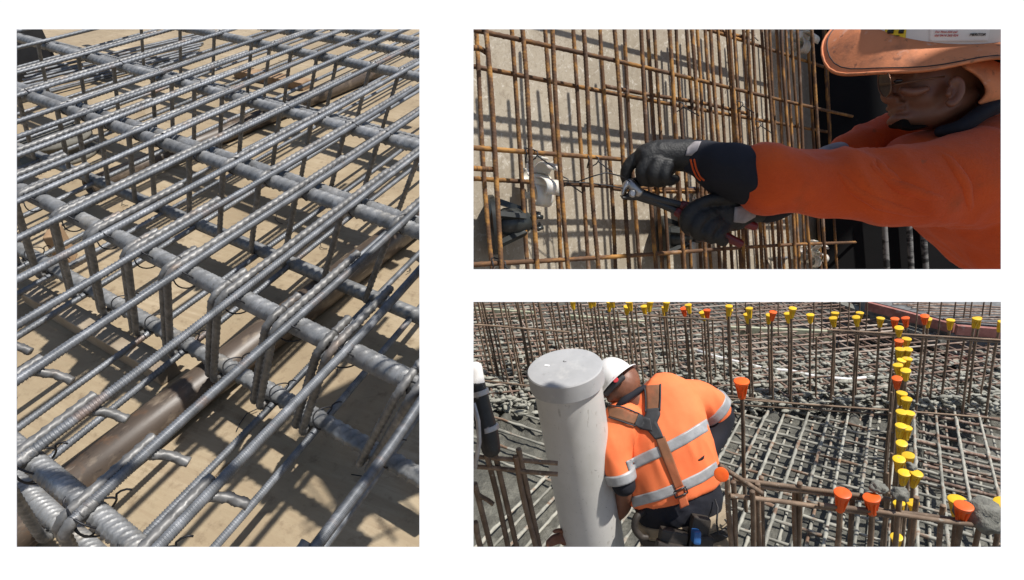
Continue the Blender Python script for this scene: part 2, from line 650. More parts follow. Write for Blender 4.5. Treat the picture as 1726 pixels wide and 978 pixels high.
jp = [on_floor(x, y, 0.001) for x, y in ((180, 990), (300, 868), (392, 775), (500, 668), (640, 530), (760, 412))]
jo = obj('floor_joint', sweep([p + VA * rnd.uniform(-0.003, 0.003) for i in range(5) for p in [jp[i].lerp(jp[i + 1], k / 6.0) + (VB * rnd.uniform(-0.004, 0.004)) for k in range(6)]], 0.0022, 5), MAT['dusty_joint'], fo)
VBN = (VB - VA * VB.dot(VA)).normalized()    # across the long bars, in the floor plane
cage = empty('reinforcing_cage', on_floor(330, 560), 'large grey steel reinforcing cage of long ribbed bars and stirrups on tan floor', 'rebar cage')

ABAR = [bar_mesh('long_bar', 5.0, R_A, 0.030 * K, MAT['rebar'], 12, 0.27, 9, 0.16, bow, ph) for bow, ph in ((0.004, 0.0), (-0.006, 0.37), (0.003, 0.71))]
BBAR = [bar_mesh('thick_bar', 5.0, R_B, 0.050 * K, MAT['rebar_thick'], 20, 0.24, 10, 0.17, bow, ph) for bow, ph in ((0.0, 0.0), (0.005, 0.4))]

def end_at_x(p, d, px):
    """how far along d from p until the bar reaches the right end of the cage"""
    lo, hi = 0.0, 9.0
    for _ in range(50):
        m = (lo + hi) / 2
        q = M3.transposed() @ (p + d * m - EYE)
        if -q.z > 0.05 and CX + F * q.x / -q.z < px: lo = m
        else: hi = m
    return lo

def add_bar(name, meshes, p, d, length, parent, roll=None, ref=5.0):
    me = meshes[rnd.randrange(len(meshes))]
    m = frame(p, d) @ Matrix.Rotation(rnd.uniform(0, 6.28) if roll is None else roll, 4, 'Z') @ Matrix.Diagonal((1, 1, min(1.25, length / ref), 1))
    return obj(name, me, None, parent, m)

# how far below the long bars the thick bars sit
UNDER = R_A + R_B
B_PTS = {'d': (150, 858), 'a': (300, 452), 'b': (300, 250), 'c': (300, 139), 'e': (500, 88), 'f': (507, 55), 'g': (600, 52)}
bline = {}
for k, (px, py) in B_PTS.items():
    p = on_top(px, py, -UNDER)
    # the line runs along VB: start beyond the left edge, end in the gap beside the opening
    end = p - VB * end_at_x(p, -VB, rnd.uniform(738, 752))
    start = p + VB * (3.2 * K)
    bline[k] = (start, end)
    L = (end - start).length
    if k == 'd':
        start = p + VB * (1.2 * K); L = (end - start).length
    o = add_bar('thick_bar', BBAR, start, -VB, L, cage)
    if k == 'd':
        o.matrix_basis = o.matrix_basis @ Matrix.Diagonal((0.8, 0.8, 1, 1))
    # matching bottom bar
    off = VV * (HC - 2 * UNDER * 0.6)
    if k in 'dabce':
        q = start + off
        qe = end_at_x(q, -VB, 748)
        add_bar('thick_bar', BBAR, q, -VB, qe, cage)
    # the darker second bar lying just behind and below
    if k in 'bcef':
        q = start + VA * (0.062 * K) - N1 * (0.022 * K)
        add_bar('thick_bar', BBAR, q, -VB, end_at_x(q, -VB, 750), cage)

def line_x(k, px):
    """point of the top thick bar's upper side at picture column px (on the long-bar layer)"""
    x0, y0 = B_PTS[k]
    sx = (y0 + 255.0) / (x0 + 1150.0)
    return on_top(px, y0 + (px - x0) * sx)

A_AT = [('a', x) for x in (48, 115, 175, 240, 308, 395, 490, 580, 722)] + [('b', x) for x in (100, 133, 173, 222)] + [('c', x) for x in (190, 130, 62, 5, -70)]
def cross_line(p, k):
    """point where the long bar through p crosses thick bar line k"""
    s, e = bline[k]
    # solve p + VA t = s + VB u (in plane)
    w = (s - p); w = w - N1 * w.dot(N1)
    e1, e2 = VA, VB - N1 * VB.dot(N1)
    a11, a12, a22 = e1.dot(e1), e1.dot(e2), e2.dot(e2)
    b1, b2 = w.dot(e1), w.dot(e2)
    # t e1 - u e2 = w
    det = a11 * (-a22) + a12 * a12
    t = (b1 * (-a22) + a12 * b2) / det
    return p + VA * t

def hairpin(p, leg, dirs, r_bend, top_len, name, parent, foot=0.05, down=None):
    """a stirrup leg: long top leg, bend over the thick bar, leg down, short foot"""
    dv = down or VV
    path = [p + dirs * top_len, p + dirs * (top_len * 0.5), p + dirs * (r_bend * 1.6)]
    for i in range(0, 7):
        a = math.pi / 2 * i / 6
        path.append(p + dirs * (r_bend * (1 - math.sin(a))) + dv * (r_bend * (1 - math.cos(a))))
    path.append(p + dv * (leg - r_bend))
    for i in range(1, 6):
        a = math.pi / 2 * i / 5
        path.append(p + dv * (leg - r_bend + r_bend * math.sin(a)) + dirs * (r_bend * (1 - math.cos(a))))
    path.append(path[-1] + dirs * foot)
    return obj(name, sweep(path, R_S, 12, 0.026 * K, R_S * 0.32, 9, True, R_S * 0.05, rnd.random()), MAT['rebar_bend'], parent)

def tie(p, u, v, r, parent, mesh=None):
    """a twisted loop of black tie wire"""
    w = u.cross(v).normalized()
    path = []
    n = 26
    r *= 0.88
    for i in range(n + 1):
        a = 2 * math.pi * i / n * 1.02
        path.append(p + u * (math.cos(a) * r * 1.2) + v * (math.sin(a) * r) + w * (0.007 * math.sin(a * 2 + 0.6)))
    e = path[-1]
    k = rnd.uniform(0.5, 1.0)
    path += [e + u * 0.004 * k + v * 0.006, e + u * 0.010 * k + w * 0.004 + v * 0.009, e + u * 0.016 * k + w * 0.009 + v * 0.009, e + u * 0.020 * k + w * 0.014 + v * 0.006]
    return obj('tie_wire', sweep(path, 0.0016, 5), MAT['tie_wire'], parent)

for k, px in A_AT:
    p = line_x(k, px)
    pd = cross_line(p, 'd')
    # run: from the near thick bar (or the open left end) to the right end of the cage
    start = pd - VA * (0.03 * K)
    d = VA
    L = end_at_x(p, d, rnd.uniform(736, 756)) + (p - start).length
    L = min(L, 8.0)
    add_bar('long_bar', ABAR, start, d, L, cage)
    # stirrups at each thick bar line
    for kk in 'dabce':
        q = cross_line(p, kk)
        pq = proj(q)
        if not (-160 < pq[0] < 735 and pq[1] > 20):
            continue
        side = VBN * (2 * R_A + 0.001)
        reach = end_at_x(q, VA, 742)
        if kk == 'a':
            hairpin(q + side - VA * (0.055 * K) + N1 * 0.005, HC + 0.02, VA, 0.030, max(0.15, min(reach, rnd.choice((0.2, 0.26, 0.6)))), 'stirrup', cage, 0.045)
            hairpin(q + side * 2.9 - VA * (0.042 * K) - N1 * (0.004 * K), HC + 0.014, VA, 0.029, 0.09, 'stirrup', cage, 0.04)
            tie(q + side * 0.9 - N1 * (0.03 * K) - VA * (0.02 * K), VBN, N1, 0.031, cage)
            tie(q + VV * (HC - 0.022), VA, N1, 0.025, cage)
        elif kk == 'd':
            hairpin(q + side - VA * (0.045 * K), HC + 0.015, VA, 0.025, 0.15, 'stirrup', cage, 0.04)
            hairpin(q - side * 0.05 - VA * (0.05 * K), HC + 0.008, VA, 0.0225, 0.045, 'stirrup', cage, 0.04)
            # the bent tail that turns back across the bay
            tail = [q + side * 1.1 + VA * (0.08 * K) - N1 * (0.002 * K), q + side * 0.8 + VA * (0.12 * K) - N1 * (0.01 * K), q - side * 0.8 + VA * (0.145 * K) - N1 * (0.03 * K), q - side * 2.3 + VA * (0.155 * K) - N1 * (0.05 * K)]
            obj('stirrup_tail', sweep(tail, R_S, 12, 0.026 * K, R_S * 0.32, 9, True, 0, rnd.random()), MAT['rebar_bend'], cage)
            tie(q + side * 0.5 - N1 * (0.03 * K) - VA * (0.02 * K), VBN, N1, 0.033, cage)
            tie(q - N1 * (0.03 * K), VA, N1, 0.026, cage)
        else:
            hairpin(q + side - VA * (0.04 * K), HC, VA, 0.0225, min(reach, 0.4), 'stirrup', cage, 0.03)
            if kk == 'b' and pq[0] > 60:
                tie(q + side * 0.6 - N1 * (0.022 * K), VA, N1, 0.026, cage)
            elif pq[2] < 4:
                tie(q + side * 0.6 - N1 * (0.022 * K), VBN, N1, 0.025, cage)
    # bottom leg along the bar, under the bottom thick bars
    qb = cross_line(p, 'a') + VV * (HC + 0.004)
    pa = cross_line(p, 'd')
    st = qb - VA * ((cross_line(p, 'a') - pa).length + 0.02)
    add_bar('long_bar', ABAR, st, VA, min(8.0, end_at_x(qb, VA, 748) + (qb - st).length), cage)

# ---- things lying on the yard floor
def floor_tube(name, label, cat, a, b, r, mat, seg=40, wall=0.012):
    pa, pb = on_floor(*a, r), on_floor(*b, r)
    m = frame(pa, pb - pa); L = (pb - pa).length
    vs, fs = [], []
    for ring, (rr, zz) in enumerate(((r - wall, 0.3), (r - wall, 0), (r - 0.002, 0), (r, 0.003), (r, L * 0.33), (r, L * 0.66), (r, L - 0.003), (r - 0.002, L), (r - wall, L), (r - wall, L - 0.3))):
        for j in range(seg):
            t = 2 * math.pi * j / seg
            vs.append(Vector((rr * math.cos(t), rr * math.sin(t), zz)))
    for i in range(9):
        for j in range(seg):
            fs.append((i * seg + j, i * seg + (j + 1) % seg, (i + 1) * seg + (j + 1) % seg, (i + 1) * seg + j))
    o = obj(name, (vs, fs, True), mat, None, m)
    return tag(o, label, cat)
floor_tube('steel_pipe', 'long brown rusty steel pipe lying on the floor beneath the front bay of the cage', 'pipe', (-40, 945), (700, 372), 0.047, MAT['brown_pipe'])
floor_tube('steel_pipe', 'dark brown steel pipe lying on the floor far back under the cage', 'pipe', (150, 318), (640, 118), 0.04, MAT['brown_pipe'])

# loose bars stacked behind at the left
for i in range(9):
    a = on_floor(20 + i * 3, 172 - i * 6, 0.02 + 0.012 * (i % 3)); b = on_floor(330 + i * 3, 92 - i * 5, 0.02 + 0.012 * (i % 2))
    o = obj('loose_bar', ABAR[i % 3], None, None, frame(a, b - a) @ Matrix.Diagonal((1, 1, (b - a).length / 5.0, 1)))
    tag(o, ('nearest', 'second', 'third', 'fourth', 'middle', 'sixth', 'seventh', 'eighth', 'farthest')[i] + ' grey loose bar of the pile on the floor at the back left', 'rebar', 'loose bars piled behind the cage')

# trestle beam and timber packers under the bottom layer
MAT['old_timber'] = material('old_timber', [(0.3, (0.20, 0.12, 0.065)), (0.7, (0.36, 0.24, 0.14))], 14, 0.85, stretch=(1, 1, 0.15), bump=0.3)
MAT['dusty_steel'] = material('dusty_steel', [(0.3, (0.26, 0.20, 0.14)), (0.7, (0.42, 0.35, 0.26))], 12, 0.6, 0.2)
def floor_box(name, label, cat, a, b, w, h, mat, group=None, lift=0.0):
    pa, pb = on_floor(*a), on_floor(*b)
    d = (pb - pa); L = d.length; d.normalize()
    s = N1.cross(d).normalized()
    m = Matrix((s, d, N1)).transposed().to_4x4(); m.translation = (pa + pb) / 2 + N1 * (h / 2 + lift)
    o = obj(name, box_vf(w, L, h, 0.004), mat, None, m)
    return tag(o, label, cat, group)
floor_box('steel_beam', 'dusty steel beam lying under the front row of stirrup feet', 'beam', (60, 505), (290, 640), 0.055, 0.05, MAT['dusty_steel'])
floor_box('timber_block', 'brown timber block standing on floor behind the front stirrups', 'timber', (112, 452), (122, 430), 0.035, 0.12, MAT['old_timber'])
floor_box('timber_block', 'cut timber plank lying on floor at the far back of cage', 'timber', (405, 128), (520, 150), 0.09, 0.045, MAT['old_timber'])
# dark plastic drum lid and black bin at the back left
MAT['black_plastic'] = material('black_plastic', [(0.3, (0.010, 0.010, 0.012)), (0.7, (0.022, 0.022, 0.024))], 12, 0.45)
pd0 = on_floor(104, 262)
o = obj('cable_drum', sweep([pd0, pd0 + N1 * (0.02 * K), pd0 + N1 * (0.021 * K), pd0 + N1 * (0.10 * K), pd0 + N1 * (0.101 * K), pd0 + N1 * (0.12 * K)], 0.2, 32, rfun=lambda t: 0.15 if t < 0.17 or t > 0.84 else 0.12), material('dark_drum', [(0.3, (0.09, 0.085, 0.07)), (0.7, (0.16, 0.15, 0.125))], 20, 0.8))
tag(o, 'dark round cable drum standing on floor at the left under the cage', 'drum')
floor_box('storage_bin', 'black storage bin standing on floor in the far back left corner', 'bin', (-60, 150), (62, 112), 0.4, 0.27, MAT['black_plastic'])
# wire offcuts on the floor
WIRE_AT = ('left of the middle thick bar', 'beside the low thick bar in the middle', 'near the right edge above the pipe', 'at the right edge behind the pipe', 'behind the second row of stirrups', 'below the front stirrup feet in the middle', 'in the bottom right bay', 'behind the front stirrups at left', 'between the front stirrups at right', 'in the bottom left bay beside the pipe')
for wi, (x, y) in enumerate(((470, 372), (545, 418), (625, 447), (690, 455), (210, 345), (415, 708), (620, 795), (225, 447), (560, 620), (104, 752))):
    p = on_floor(x, y, 0.004); a = rnd.uniform(0, 6.28); u = VA * math.cos(a) + VBN * math.sin(a); w = N1.cross(u)
    L = rnd.uniform(0.03, 0.07)
    o = obj('wire_offcut', sweep([p - u * L * 0.5, p - u * L * 0.2 + w * L * 0.1, p + u * L * 0.2 + w * L * 0.12 + N1 * (0.005 * K), p + u * L * 0.5 - w * 0.01 + N1 * (0.01 * K)], 0.0013, 5), MAT['tie_wire'])
    tag(o, 'dark wire offcut on the floor ' + WIRE_AT[wi], 'wire', 'tie wire offcuts on the floor')
# ================================================================== UPPER RIGHT OPENING: wall mesh and the worker tying it
ZS = 0.80
VH = D(2170, 365)
VW = (M3 @ Vector((0.066, -1.0, -0.015))).normalized()       # down along the wall
NW = VH.cross(VW).normalized()
if NW.dot(BACK) < 0: NW = -NW
W0 = P(1070, 320, 1.22)                                      # on the front mesh
REAR, WALL = 0.055 * ZS, 0.125 * ZS

def on_wall(px, py, back=0.0):
    return hit(px, py, W0 - NW * back, NW)

MAT['rust_bar'] = material('rust_bar', [(0.25, (0.05, 0.026, 0.014)), (0.5, (0.125, 0.062, 0.028)), (0.60, (0.32, 0.155, 0.038)), (0.85, (0.47, 0.25, 0.07))], 42, 0.85, 0.1, stretch=(1, 1, 0.35),
    patches=[(30, 0.60, 0.72, (0.33, 0.25, 0.20), 0.6, (1, 1, 0.4)), (18, 0.6, 0.75, (0.08, 0.05, 0.04), 0.7, (1, 1, 0.4))], vary=0.2)
def concrete_wall_mat():
    m = bpy.data.materials.new('board_concrete'); m.use_nodes = True
    nt = m.node_tree; bs = nt.nodes['Principled BSDF']
    v = coords(nt, (1, 1, 1), False)
    c = ramp(nt, noise_tex(nt, v, 5, 8, 0.7, 0.6), [(0.3, (0.26, 0.218, 0.158)), (0.55, (0.36, 0.31, 0.235)), (0.75, (0.44, 0.39, 0.31))])
    vv = coords(nt, (1, 0.35, 1), False)
    s = ramp(nt, noise_tex(nt, vv, 130, 5, 0.8, 1.2), [(0.50, (0, 0, 0)), (0.64, (0.85, 0.85, 0.85))])
    c = mix(nt, s, c, (0.25, 0.205, 0.15))
    s2 = ramp(nt, noise_tex(nt, vv, 95, 5, 0.75, 1.0), [(0.55, (0, 0, 0)), (0.68, (0.8, 0.8, 0.8))])
    c = mix(nt, s2, c, (0.60, 0.56, 0.48))
    nt.links.new(c, bs.inputs['Base Color'])
    bs.inputs['Roughness'].default_value = 0.85
    b = nt.nodes.new('ShaderNodeBump'); b.inputs['Strength'].default_value = 0.2; b.inputs['Distance'].default_value = 0.003
    nt.links.new(noise_tex(nt, v, 70, 5), b.inputs['Height']); nt.links.new(b.outputs[0], bs.inputs['Normal'])
    return m
MAT['board_concrete'] = concrete_wall_mat()
MAT['black_ply'] = material('black_ply', [(0.3, (0.004, 0.004, 0.0045)), (0.7, (0.009, 0.0085, 0.009))], 6, 0.75, spec=0.12, patches=[(40, 0.68, 0.74, (0.03, 0.03, 0.03), 0.4)])
MAT['shade_ply'] = material('shade_ply', [(0.3, (0.05, 0.035, 0.025)), (0.7, (0.09, 0.065, 0.045))], 5, 0.7, stretch=(1, 1, 0.2))  # plywood of the added shade sheets

# back wall: slab from left end to px 1385, bottom in the gap between the two openings
a, b, c, d = on_wall(778, 484, WALL), on_wall(1384, 486, WALL), on_wall(1369, 20, WALL), on_wall(775, 20, WALL)
o = obj('concrete_wall', hexa([p - NW * 0.12 for p in (a, b, c, d)] + [a, b, c, d]), MAT['board_concrete'])
fmw = Matrix((VH, -VW, NW)).transposed().to_4x4()
tag(o, 'speckled beige concrete wall behind the rusty bar mesh', 'wall', kind='thing')
# black formwork that closes the corner on the right
a, b, c, d = on_wall(1385, 486, WALL - 0.03), on_wall(1370, 5, WALL - 0.03), None, None
e1 = P(1770, 486, 1.74); e2 = P(1770, 15, 1.74)
nf = (e1 - a).cross(b - a).normalized()
if nf.dot(BACK) < 0: nf = -nf
o = obj('formwork_panel', hexa([p - nf * 0.03 for p in (a, e1, e2, b)] + [a, e1, e2, b]), MAT['black_ply'])
tag(o, 'black film faced formwork panel behind the worker in orange', 'formwork')

# rusty mesh: front and rear layers
mesh_root = empty('bar_mesh', on_wall(1100, 470, 0.02), 'rusty brown double layer bar mesh standing in front of the concrete wall', 'rebar mesh')
RW = 0.0044 * ZS
VBAR = [bar_mesh('vertical_bar', 1.0, RW, 0.012, MAT['rust_bar'], 9, 0.2, 5, 0.1, bow, ph) for bow, ph in ((0.0, 0), (0.003, 0.4), (-0.003, 0.7))]
def span(name, p, q, parent, r=1.0):
    L = (q - p).length
    m = frame(p, q - p) @ Matrix.Rotation(rnd.uniform(0, 6.28), 4, 'Z') @ Matrix.Diagonal((r, r, L, 1))
    return obj(name, VBAR[rnd.randrange(3)], None, parent, m)
def vertical(px, back, r=1.0, py=250.0, name='vertical_bar'):
    p = on_wall(px, py, back)
    t = p.copy(); lo = p.copy()
    # up beyond the opening, down to the gap between the openings
    up = dn = 0.0
    while proj(p - VW * up)[1] > 15 and up < 2: up += 0.02
    while proj(p + VW * dn)[1] < 474 and dn < 2: dn += 0.01
    return span(name, p - VW * up, p + VW * dn, mesh_root, r)
for px in (831, 892, 945, 996, 1047, 1094, 1141, 1177, 1210, 1242, 1273, 1302, 1329, 1355, 1380):
    vertical(px, 0.0)
for px in (816, 876, 932, 979, 1025, 1066, 1104, 1139, 1169, 1201, 1236, 1265, 1294, 1320, 1345, 1372, 1402, 1424, 1449):
    vertical(px, REAR, 0.95)
for px in (1186, 1249, 1399, 1115, 1153, 1222, 1281, 1310, 1336):
    vertical(px, REAR - 0.008, 0.9)
def horizontal(px, py, back, x0, x1, r=1.0):
    sl = (365.0 - py) / (2170.0 - px)
    p = on_wall(x0, py + (x0 - px) * sl, back); q = on_wall(x1, py + (x1 - px) * sl, back)
    return span('horizontal_bar', p, q, mesh_root, r)
fr = 2 * RW
for py in (66, 255, 442):
    horizontal(865, py, fr, 776, 1441)
for py in (124, 304, -56):
    horizontal(865, py, REAR + fr, 776, 1441)
horizontal(865, 311, REAR + fr, 1030, 1240)
horizontal(865, 116, REAR + fr, 1020, 1262)
horizontal(865, -66, REAR + fr, 1150, 1260)
horizontal(800, 284, fr, 776, 836)
horizontal(800, 84, fr, 776, 820)
# twisted tie wires
for (px, py, bk) in ((837, 447, 0.0), (945, 306, REAR), (1262, 60, REAR), (1242, 176, 0), (892, 260, 0), (996, 270, 0), (1141, 178, 0), (1273, 210, 0)):
    c0 = on_wall(px, py, bk + 0.004)
    path = [c0 + VH * (math.cos(k * 0.6) * 0.011) + VW * (math.sin(k * 0.6) * 0.011) + NW * 0.008 * math.cos(k * 1.2) for k in range(12)]
    path += [path[-1] + NW * 0.02 + VH * rnd.uniform(-0.02, 0.02) + VW * 0.02]
    obj('tie_wire', sweep(path, 0.0011, 5), MAT['tie_wire'], mesh_root)
# pale poured streaks on bars in the dark corner
MAT['pale_streak'] = material('pale_streak', [(0.44, (0.02, 0.02, 0.02)), (0.56, (0.17, 0.165, 0.16))], 40, 0.9, stretch=(1, 1, 0.5))
SB = bar_mesh('splashed_bar', 1.0, 0.0065, 0.012, MAT['pale_streak'], 8, 0.15, 4)
for x0, x1 in ((1488, 1496), (1530, 1537), (1553, 1562)):
    p, q = P(x0, 330, 1.80), P(x1, 474, 1.80)
    obj('splashed_bar', SB, None, mesh_root, frame(p, q - p) @ Matrix.Diagonal((1, 1, (q - p).length, 1)))

# ---- spacers on the mesh
MAT['white_plastic'] = material('white_plastic', [(0.3, (0.62, 0.58, 0.50)), (0.7, (0.78, 0.75, 0.68))], 10, 0.35, sss=0.2)
MAT['dark_plastic'] = material('dark_plastic', [(0.3, (0.015, 0.017, 0.016)), (0.7, (0.035, 0.038, 0.036))], 10, 0.3)
MAT['zinc'] = material('zinc', [(0.3, (0.42, 0.43, 0.44)), (0.7, (0.6, 0.61, 0.62))], 25, 0.35, 0.8)

def disc_part(name, c, axis, prof, mat, parent, seg=28):
    """turned part: prof = (radius, height along axis)"""
    m = frame(c, axis)
    V, Fc = [], []
    for (r, h) in prof:
        for j in range(seg):
            t = 2 * math.pi * j / seg
            V.append(Vector((r * math.cos(t), r * math.sin(t), h)))
    for i in range(len(prof) - 1):
        for j in range(seg):
            Fc.append((i * seg + j, i * seg + (j + 1) % seg, (i + 1) * seg + (j + 1) % seg, (i + 1) * seg + j))
    Fc.append(tuple(range(seg))[::-1]); Fc.append(tuple((len(prof) - 1) * seg + j for j in range(seg)))
    o = obj(name, (V, Fc, True), mat, parent, m)
    o.data.set_sharp_from_angle(angle=math.radians(32))
    return o

def wheel_spacer(px, py, label, mat, k=1.0):
    k *= ZS
    c = on_wall(px, py, REAR + 0.004)
    root = empty('wheel_spacer', c, label, 'spacer')
    ax = (VH * 0.9 + VW * 0.1).normalized()
    disc_part('hub', c - ax * 0.02 * k, ax, ((0.012 * k, 0), (0.014 * k, 0.004), (0.014 * k, 0.04 * k), (0.011 * k, 0.045 * k)), mat, root, 20)
    u0 = VW; w0 = ax.cross(u0).normalized()
    for i in range(6):
        a0 = 2 * math.pi * i / 6 + 0.3
        V, Fc = [], []
        # a curled petal between hub and rim
        for s in range(9):
            t = s / 8.0
            a = a0 + 0.95 * t
            r = (0.012 + 0.033 * math.sin(min(1, t * 1.25) * math.pi / 2)) * k
            for h in (-0.022 + 0.006 * t, 0.022 - 0.004 * t):
                for th in (0, 0.0035):
                    V.append(c + ax * (h * k) + (u0 * math.cos(a) + w0 * math.sin(a)) * (r + th))
        for s in range(8):
            q = s * 4
            Fc += [(q, q + 2, q + 6, q + 4), (q + 1, q + 5, q + 7, q + 3), (q, q + 4, q + 5, q + 1), (q + 2, q + 3, q + 7, q + 6)]
        Fc += [(0, 1, 3, 2), (32, 34, 35, 33)]
        obj('petal', (V, Fc, True), mat, root)
    return root
wheel_spacer(910, 306, 'white plastic wheel spacer clipped on the mesh at the left', MAT['white_plastic'], 1.0)
wheel_spacer(1182, 352, 'white plastic wheel spacer behind the pincers', MAT['white_plastic'], 0.8)
wheel_spacer(1352, 62, 'grey white wheel spacer in shade high on the mesh', MAT['white_plastic'], 1.0)
wheel_spacer(1372, 428, 'white wheel spacer in shade low on the mesh under the sleeve', MAT['white_plastic'], 0.85)

def cone_spacer(px, py, label, ax, k=1.0):
    k *= ZS
    c = on_wall(px, py, WALL - 0.02)
    root = empty('cone_spacer', c, label, 'spacer')
    disc_part('base_ring', c, ax, ((0.050 * k, 0), (0.056 * k, 0.004 * k), (0.056 * k, 0.012 * k), (0.050 * k, 0.016 * k), (0.044 * k, 0.012 * k), (0.044 * k, 0.004 * k), (0.0495 * k, 0.0005)), MAT['dark_plastic'], root)
    disc_part('cone', c, ax, ((0.022 * k, 0.01 * k), (0.030 * k, 0.03 * k), (0.028 * k, 0.055 * k), (0.018 * k, 0.075 * k), (0.013 * k, 0.08 * k)), MAT['dark_plastic'], root)
    u = ax.orthogonal().normalized(); w = ax.cross(u)
    for i in range(5):
        a = 2 * math.pi * i / 5 + 0.4
        r = u * math.cos(a) + w * math.sin(a); t = ax.cross(r)
        obj('rib', hexa([c + r * 0.047 * k - t * 0.004, c + r * 0.047 * k + t * 0.004, c + r * 0.02 * k + ax * 0.06 * k + t * 0.004, c + r * 0.02 * k + ax * 0.06 * k - t * 0.004,
                         c + r * 0.05 * k - t * 0.004 + ax * 0.016, c + r * 0.05 * k + t * 0.004 + ax * 0.016, c + r * 0.028 * k + ax * 0.068 * k + t * 0.004, c + r * 0.028 * k + ax * 0.068 * k - t * 0.004]), MAT['dark_plastic'], root)
    for i in range(4):
        a = 2 * math.pi * i / 4
        r = u * math.cos(a) + w * math.sin(a)
        p0 = c + ax * 0.078 * k + r * 0.012 * k
        obj('claw', sweep([p0, p0 + ax * 0.014 * k + r * 0.005 * k, p0 + ax * 0.022 * k + r * 0.001], 0.0045 * k, 8), MAT['dark_plastic'], root)
    return root
cone_spacer(824, 380, 'black plastic cone spacer lying in the mesh at the left edge', (VH * 0.86 + NW * 0.5 + VW * -0.02).normalized(), 1.05)
cone_spacer(1112, 402, 'black plastic ring spacer low on the wall below the pincers', (VH * 0.75 + NW * 0.66).normalized(), 1.0)
cone_spacer(1395, 385, 'black plastic ring spacer in the dark corner under the sleeve', (VH * 0.75 + NW * 0.66).normalized(), 1.0)
# zinc wall tie posts with plates
def wall_tie(px, py, px2, py2, label):
    p, q = on_wall(px, py, 0.07), on_wall(px2, py2, 0.07)
    root = empty('wall_tie', q, label, 'wall tie')
    obj('rod', sweep([p, q], 0.008, 12), MAT['zinc'], root)
    d = (q - p).normalized()
    disc_part('plate', p - d * 0.01, d, ((0.014, 0), (0.024, 0.001), (0.024, 0.004), (0.009, 0.013), (0.009, 0.02)), MAT['zinc'], root)
wall_tie(1164, 326, 1168, 470, 'zinc wall tie with round plate standing behind the pincers')
wall_tie(1312, 440, 1313, 476, 'short zinc wall tie at the bottom of the mesh')
# loose wire being tied
wp = [on_wall(934, 304, 0.03), on_wall(975, 306, 0.0), on_wall(1000, 297, -0.03), on_wall(1022, 291, -0.045), on_wall(1046, 297, -0.04), on_wall(1062, 306, -0.03)]
o = obj('wire_strand', sweep(wp, 0.0011, 5), MAT['tie_wire']); tag(o, 'thin dark strand of wire stretched from the white spacer to the pincers', 'wire')
wp = [on_wall(938, 309, 0.03), on_wall(985, 308, 0.01), on_wall(1020, 312, 0.0), on_wall(1054, 318, -0.02)]
o = obj('wire_strand', sweep(wp, 0.0011, 5), MAT['tie_wire']); tag(o, 'lower dark wire strand running along the bar into the pincers', 'wire')

# ---- unseen plywood sheets added on the right only to shade the worker and the corner
def sheet(pts, label, z=0.62, arm=False):
    q = [MW @ Vector((x, y, -z)) for x, y in pts]
    base = min(q, key=lambda v: v.z).copy(); base.z = 0
    root = empty('shade_sheet', base, label, 'plywood')
    n = len(q)
    V = q + [p + BACK * 0.018 for p in q]
    obj('sheet', (V, [tuple(range(n)), tuple(range(2 * n - 1, n - 1, -1))] + [(i, i + n, (i + 1) % n + n, (i + 1) % n) for i in range(n)]), MAT['shade_ply'], root)
    for p in (q[0].lerp(q[1], 0.35), q[0].lerp(q[1], 0.85)):
        p = p - BACK * 0.03
        if arm:       # held from a post further right
            e = p + RIGHT * 1.4
            obj('prop', sweep([p + UPC * 0.1, e, Vector((e.x, e.y, 0))], 0.015, 10), MAT['steel_leg'], root)
        else:
            obj('prop', sweep([p + UPC * 0.2, Vector((p.x, p.y, 0))], 0.015, 10), MAT['steel_leg'], root)
def to_sun(p, z=0.55):
    """where the sun ray through p crosses the plane the sheets stand in (camera axes)"""
    q = tocam(p); s = M3.transposed() @ SUN
    t = (-z - q.z) / s.z
    return (q.x + s.x * t, q.y + s.y * t)
SHEET_A = [(0.58, 0.50), (1.8, 0.50), (1.8, 1.30), (1.3, 0.95), (1.12, 0.875), (1.02, 0.93), (0.80, 0.895), (0.58, 0.82)]  # outline cut so its shade falls on the worker but spares the wall
corner_w = [to_sun(on_wall(px, py, WALL), 0.95) for px, py in ((1342, 454), (1388, 454), (1376, 45), (1292, 45))]  # outline traced sunwards from the part of the wall to be shaded
sheet(SHEET_A, 'added plywood shade sheet with sloping top edge, unseen, beside the wall', 0.55)
sheet(corner_w, 'narrow unseen plywood shade sheet added at the corner of the wall', 0.95, True)
# ------------------------------------------------------------------ the worker tying the mesh
MAT['orange_cloth'] = material('orange_cloth', [(0.3, (0.52, 0.056, 0.003)), (0.7, (0.66, 0.086, 0.005))], 9, 0.85, bump=0.5, bscale=300, bdist=0.003, sheen=0.1,
    patches=[(7, 0.60, 0.74, (0.22, 0.07, 0.02), 0.55), (40, 0.68, 0.76, (0.2, 0.06, 0.02), 0.5)])
MAT['navy_cloth'] = material('navy_cloth', [(0.3, (0.003, 0.0035, 0.007)), (0.7, (0.007, 0.008, 0.016))], 14, 0.85, bump=0.2, bscale=200, bdist=0.002)
MAT['black_glove'] = material('black_glove', [(0.3, (0.005, 0.005, 0.005)), (0.7, (0.011, 0.011, 0.0105))], 22, 0.6, bump=0.5, bscale=320, bdist=0.002,
    patches=[(20, 0.62, 0.75, (0.07, 0.068, 0.062), 0.6)])
MAT['skin_tan'] = material('skin_tan', [(0.3, (0.15, 0.055, 0.028)), (0.7, (0.22, 0.088, 0.048))], 18, 0.5, sss=0.12, bump=0.12, bscale=160, bdist=0.002)
MAT['dark_hair'] = material('dark_hair', [(0.3, (0.006, 0.004, 0.003)), (0.7, (0.015, 0.010, 0.008))], 90, 0.85, spec=0.1, bump=0.6, bscale=300, bdist=0.003)
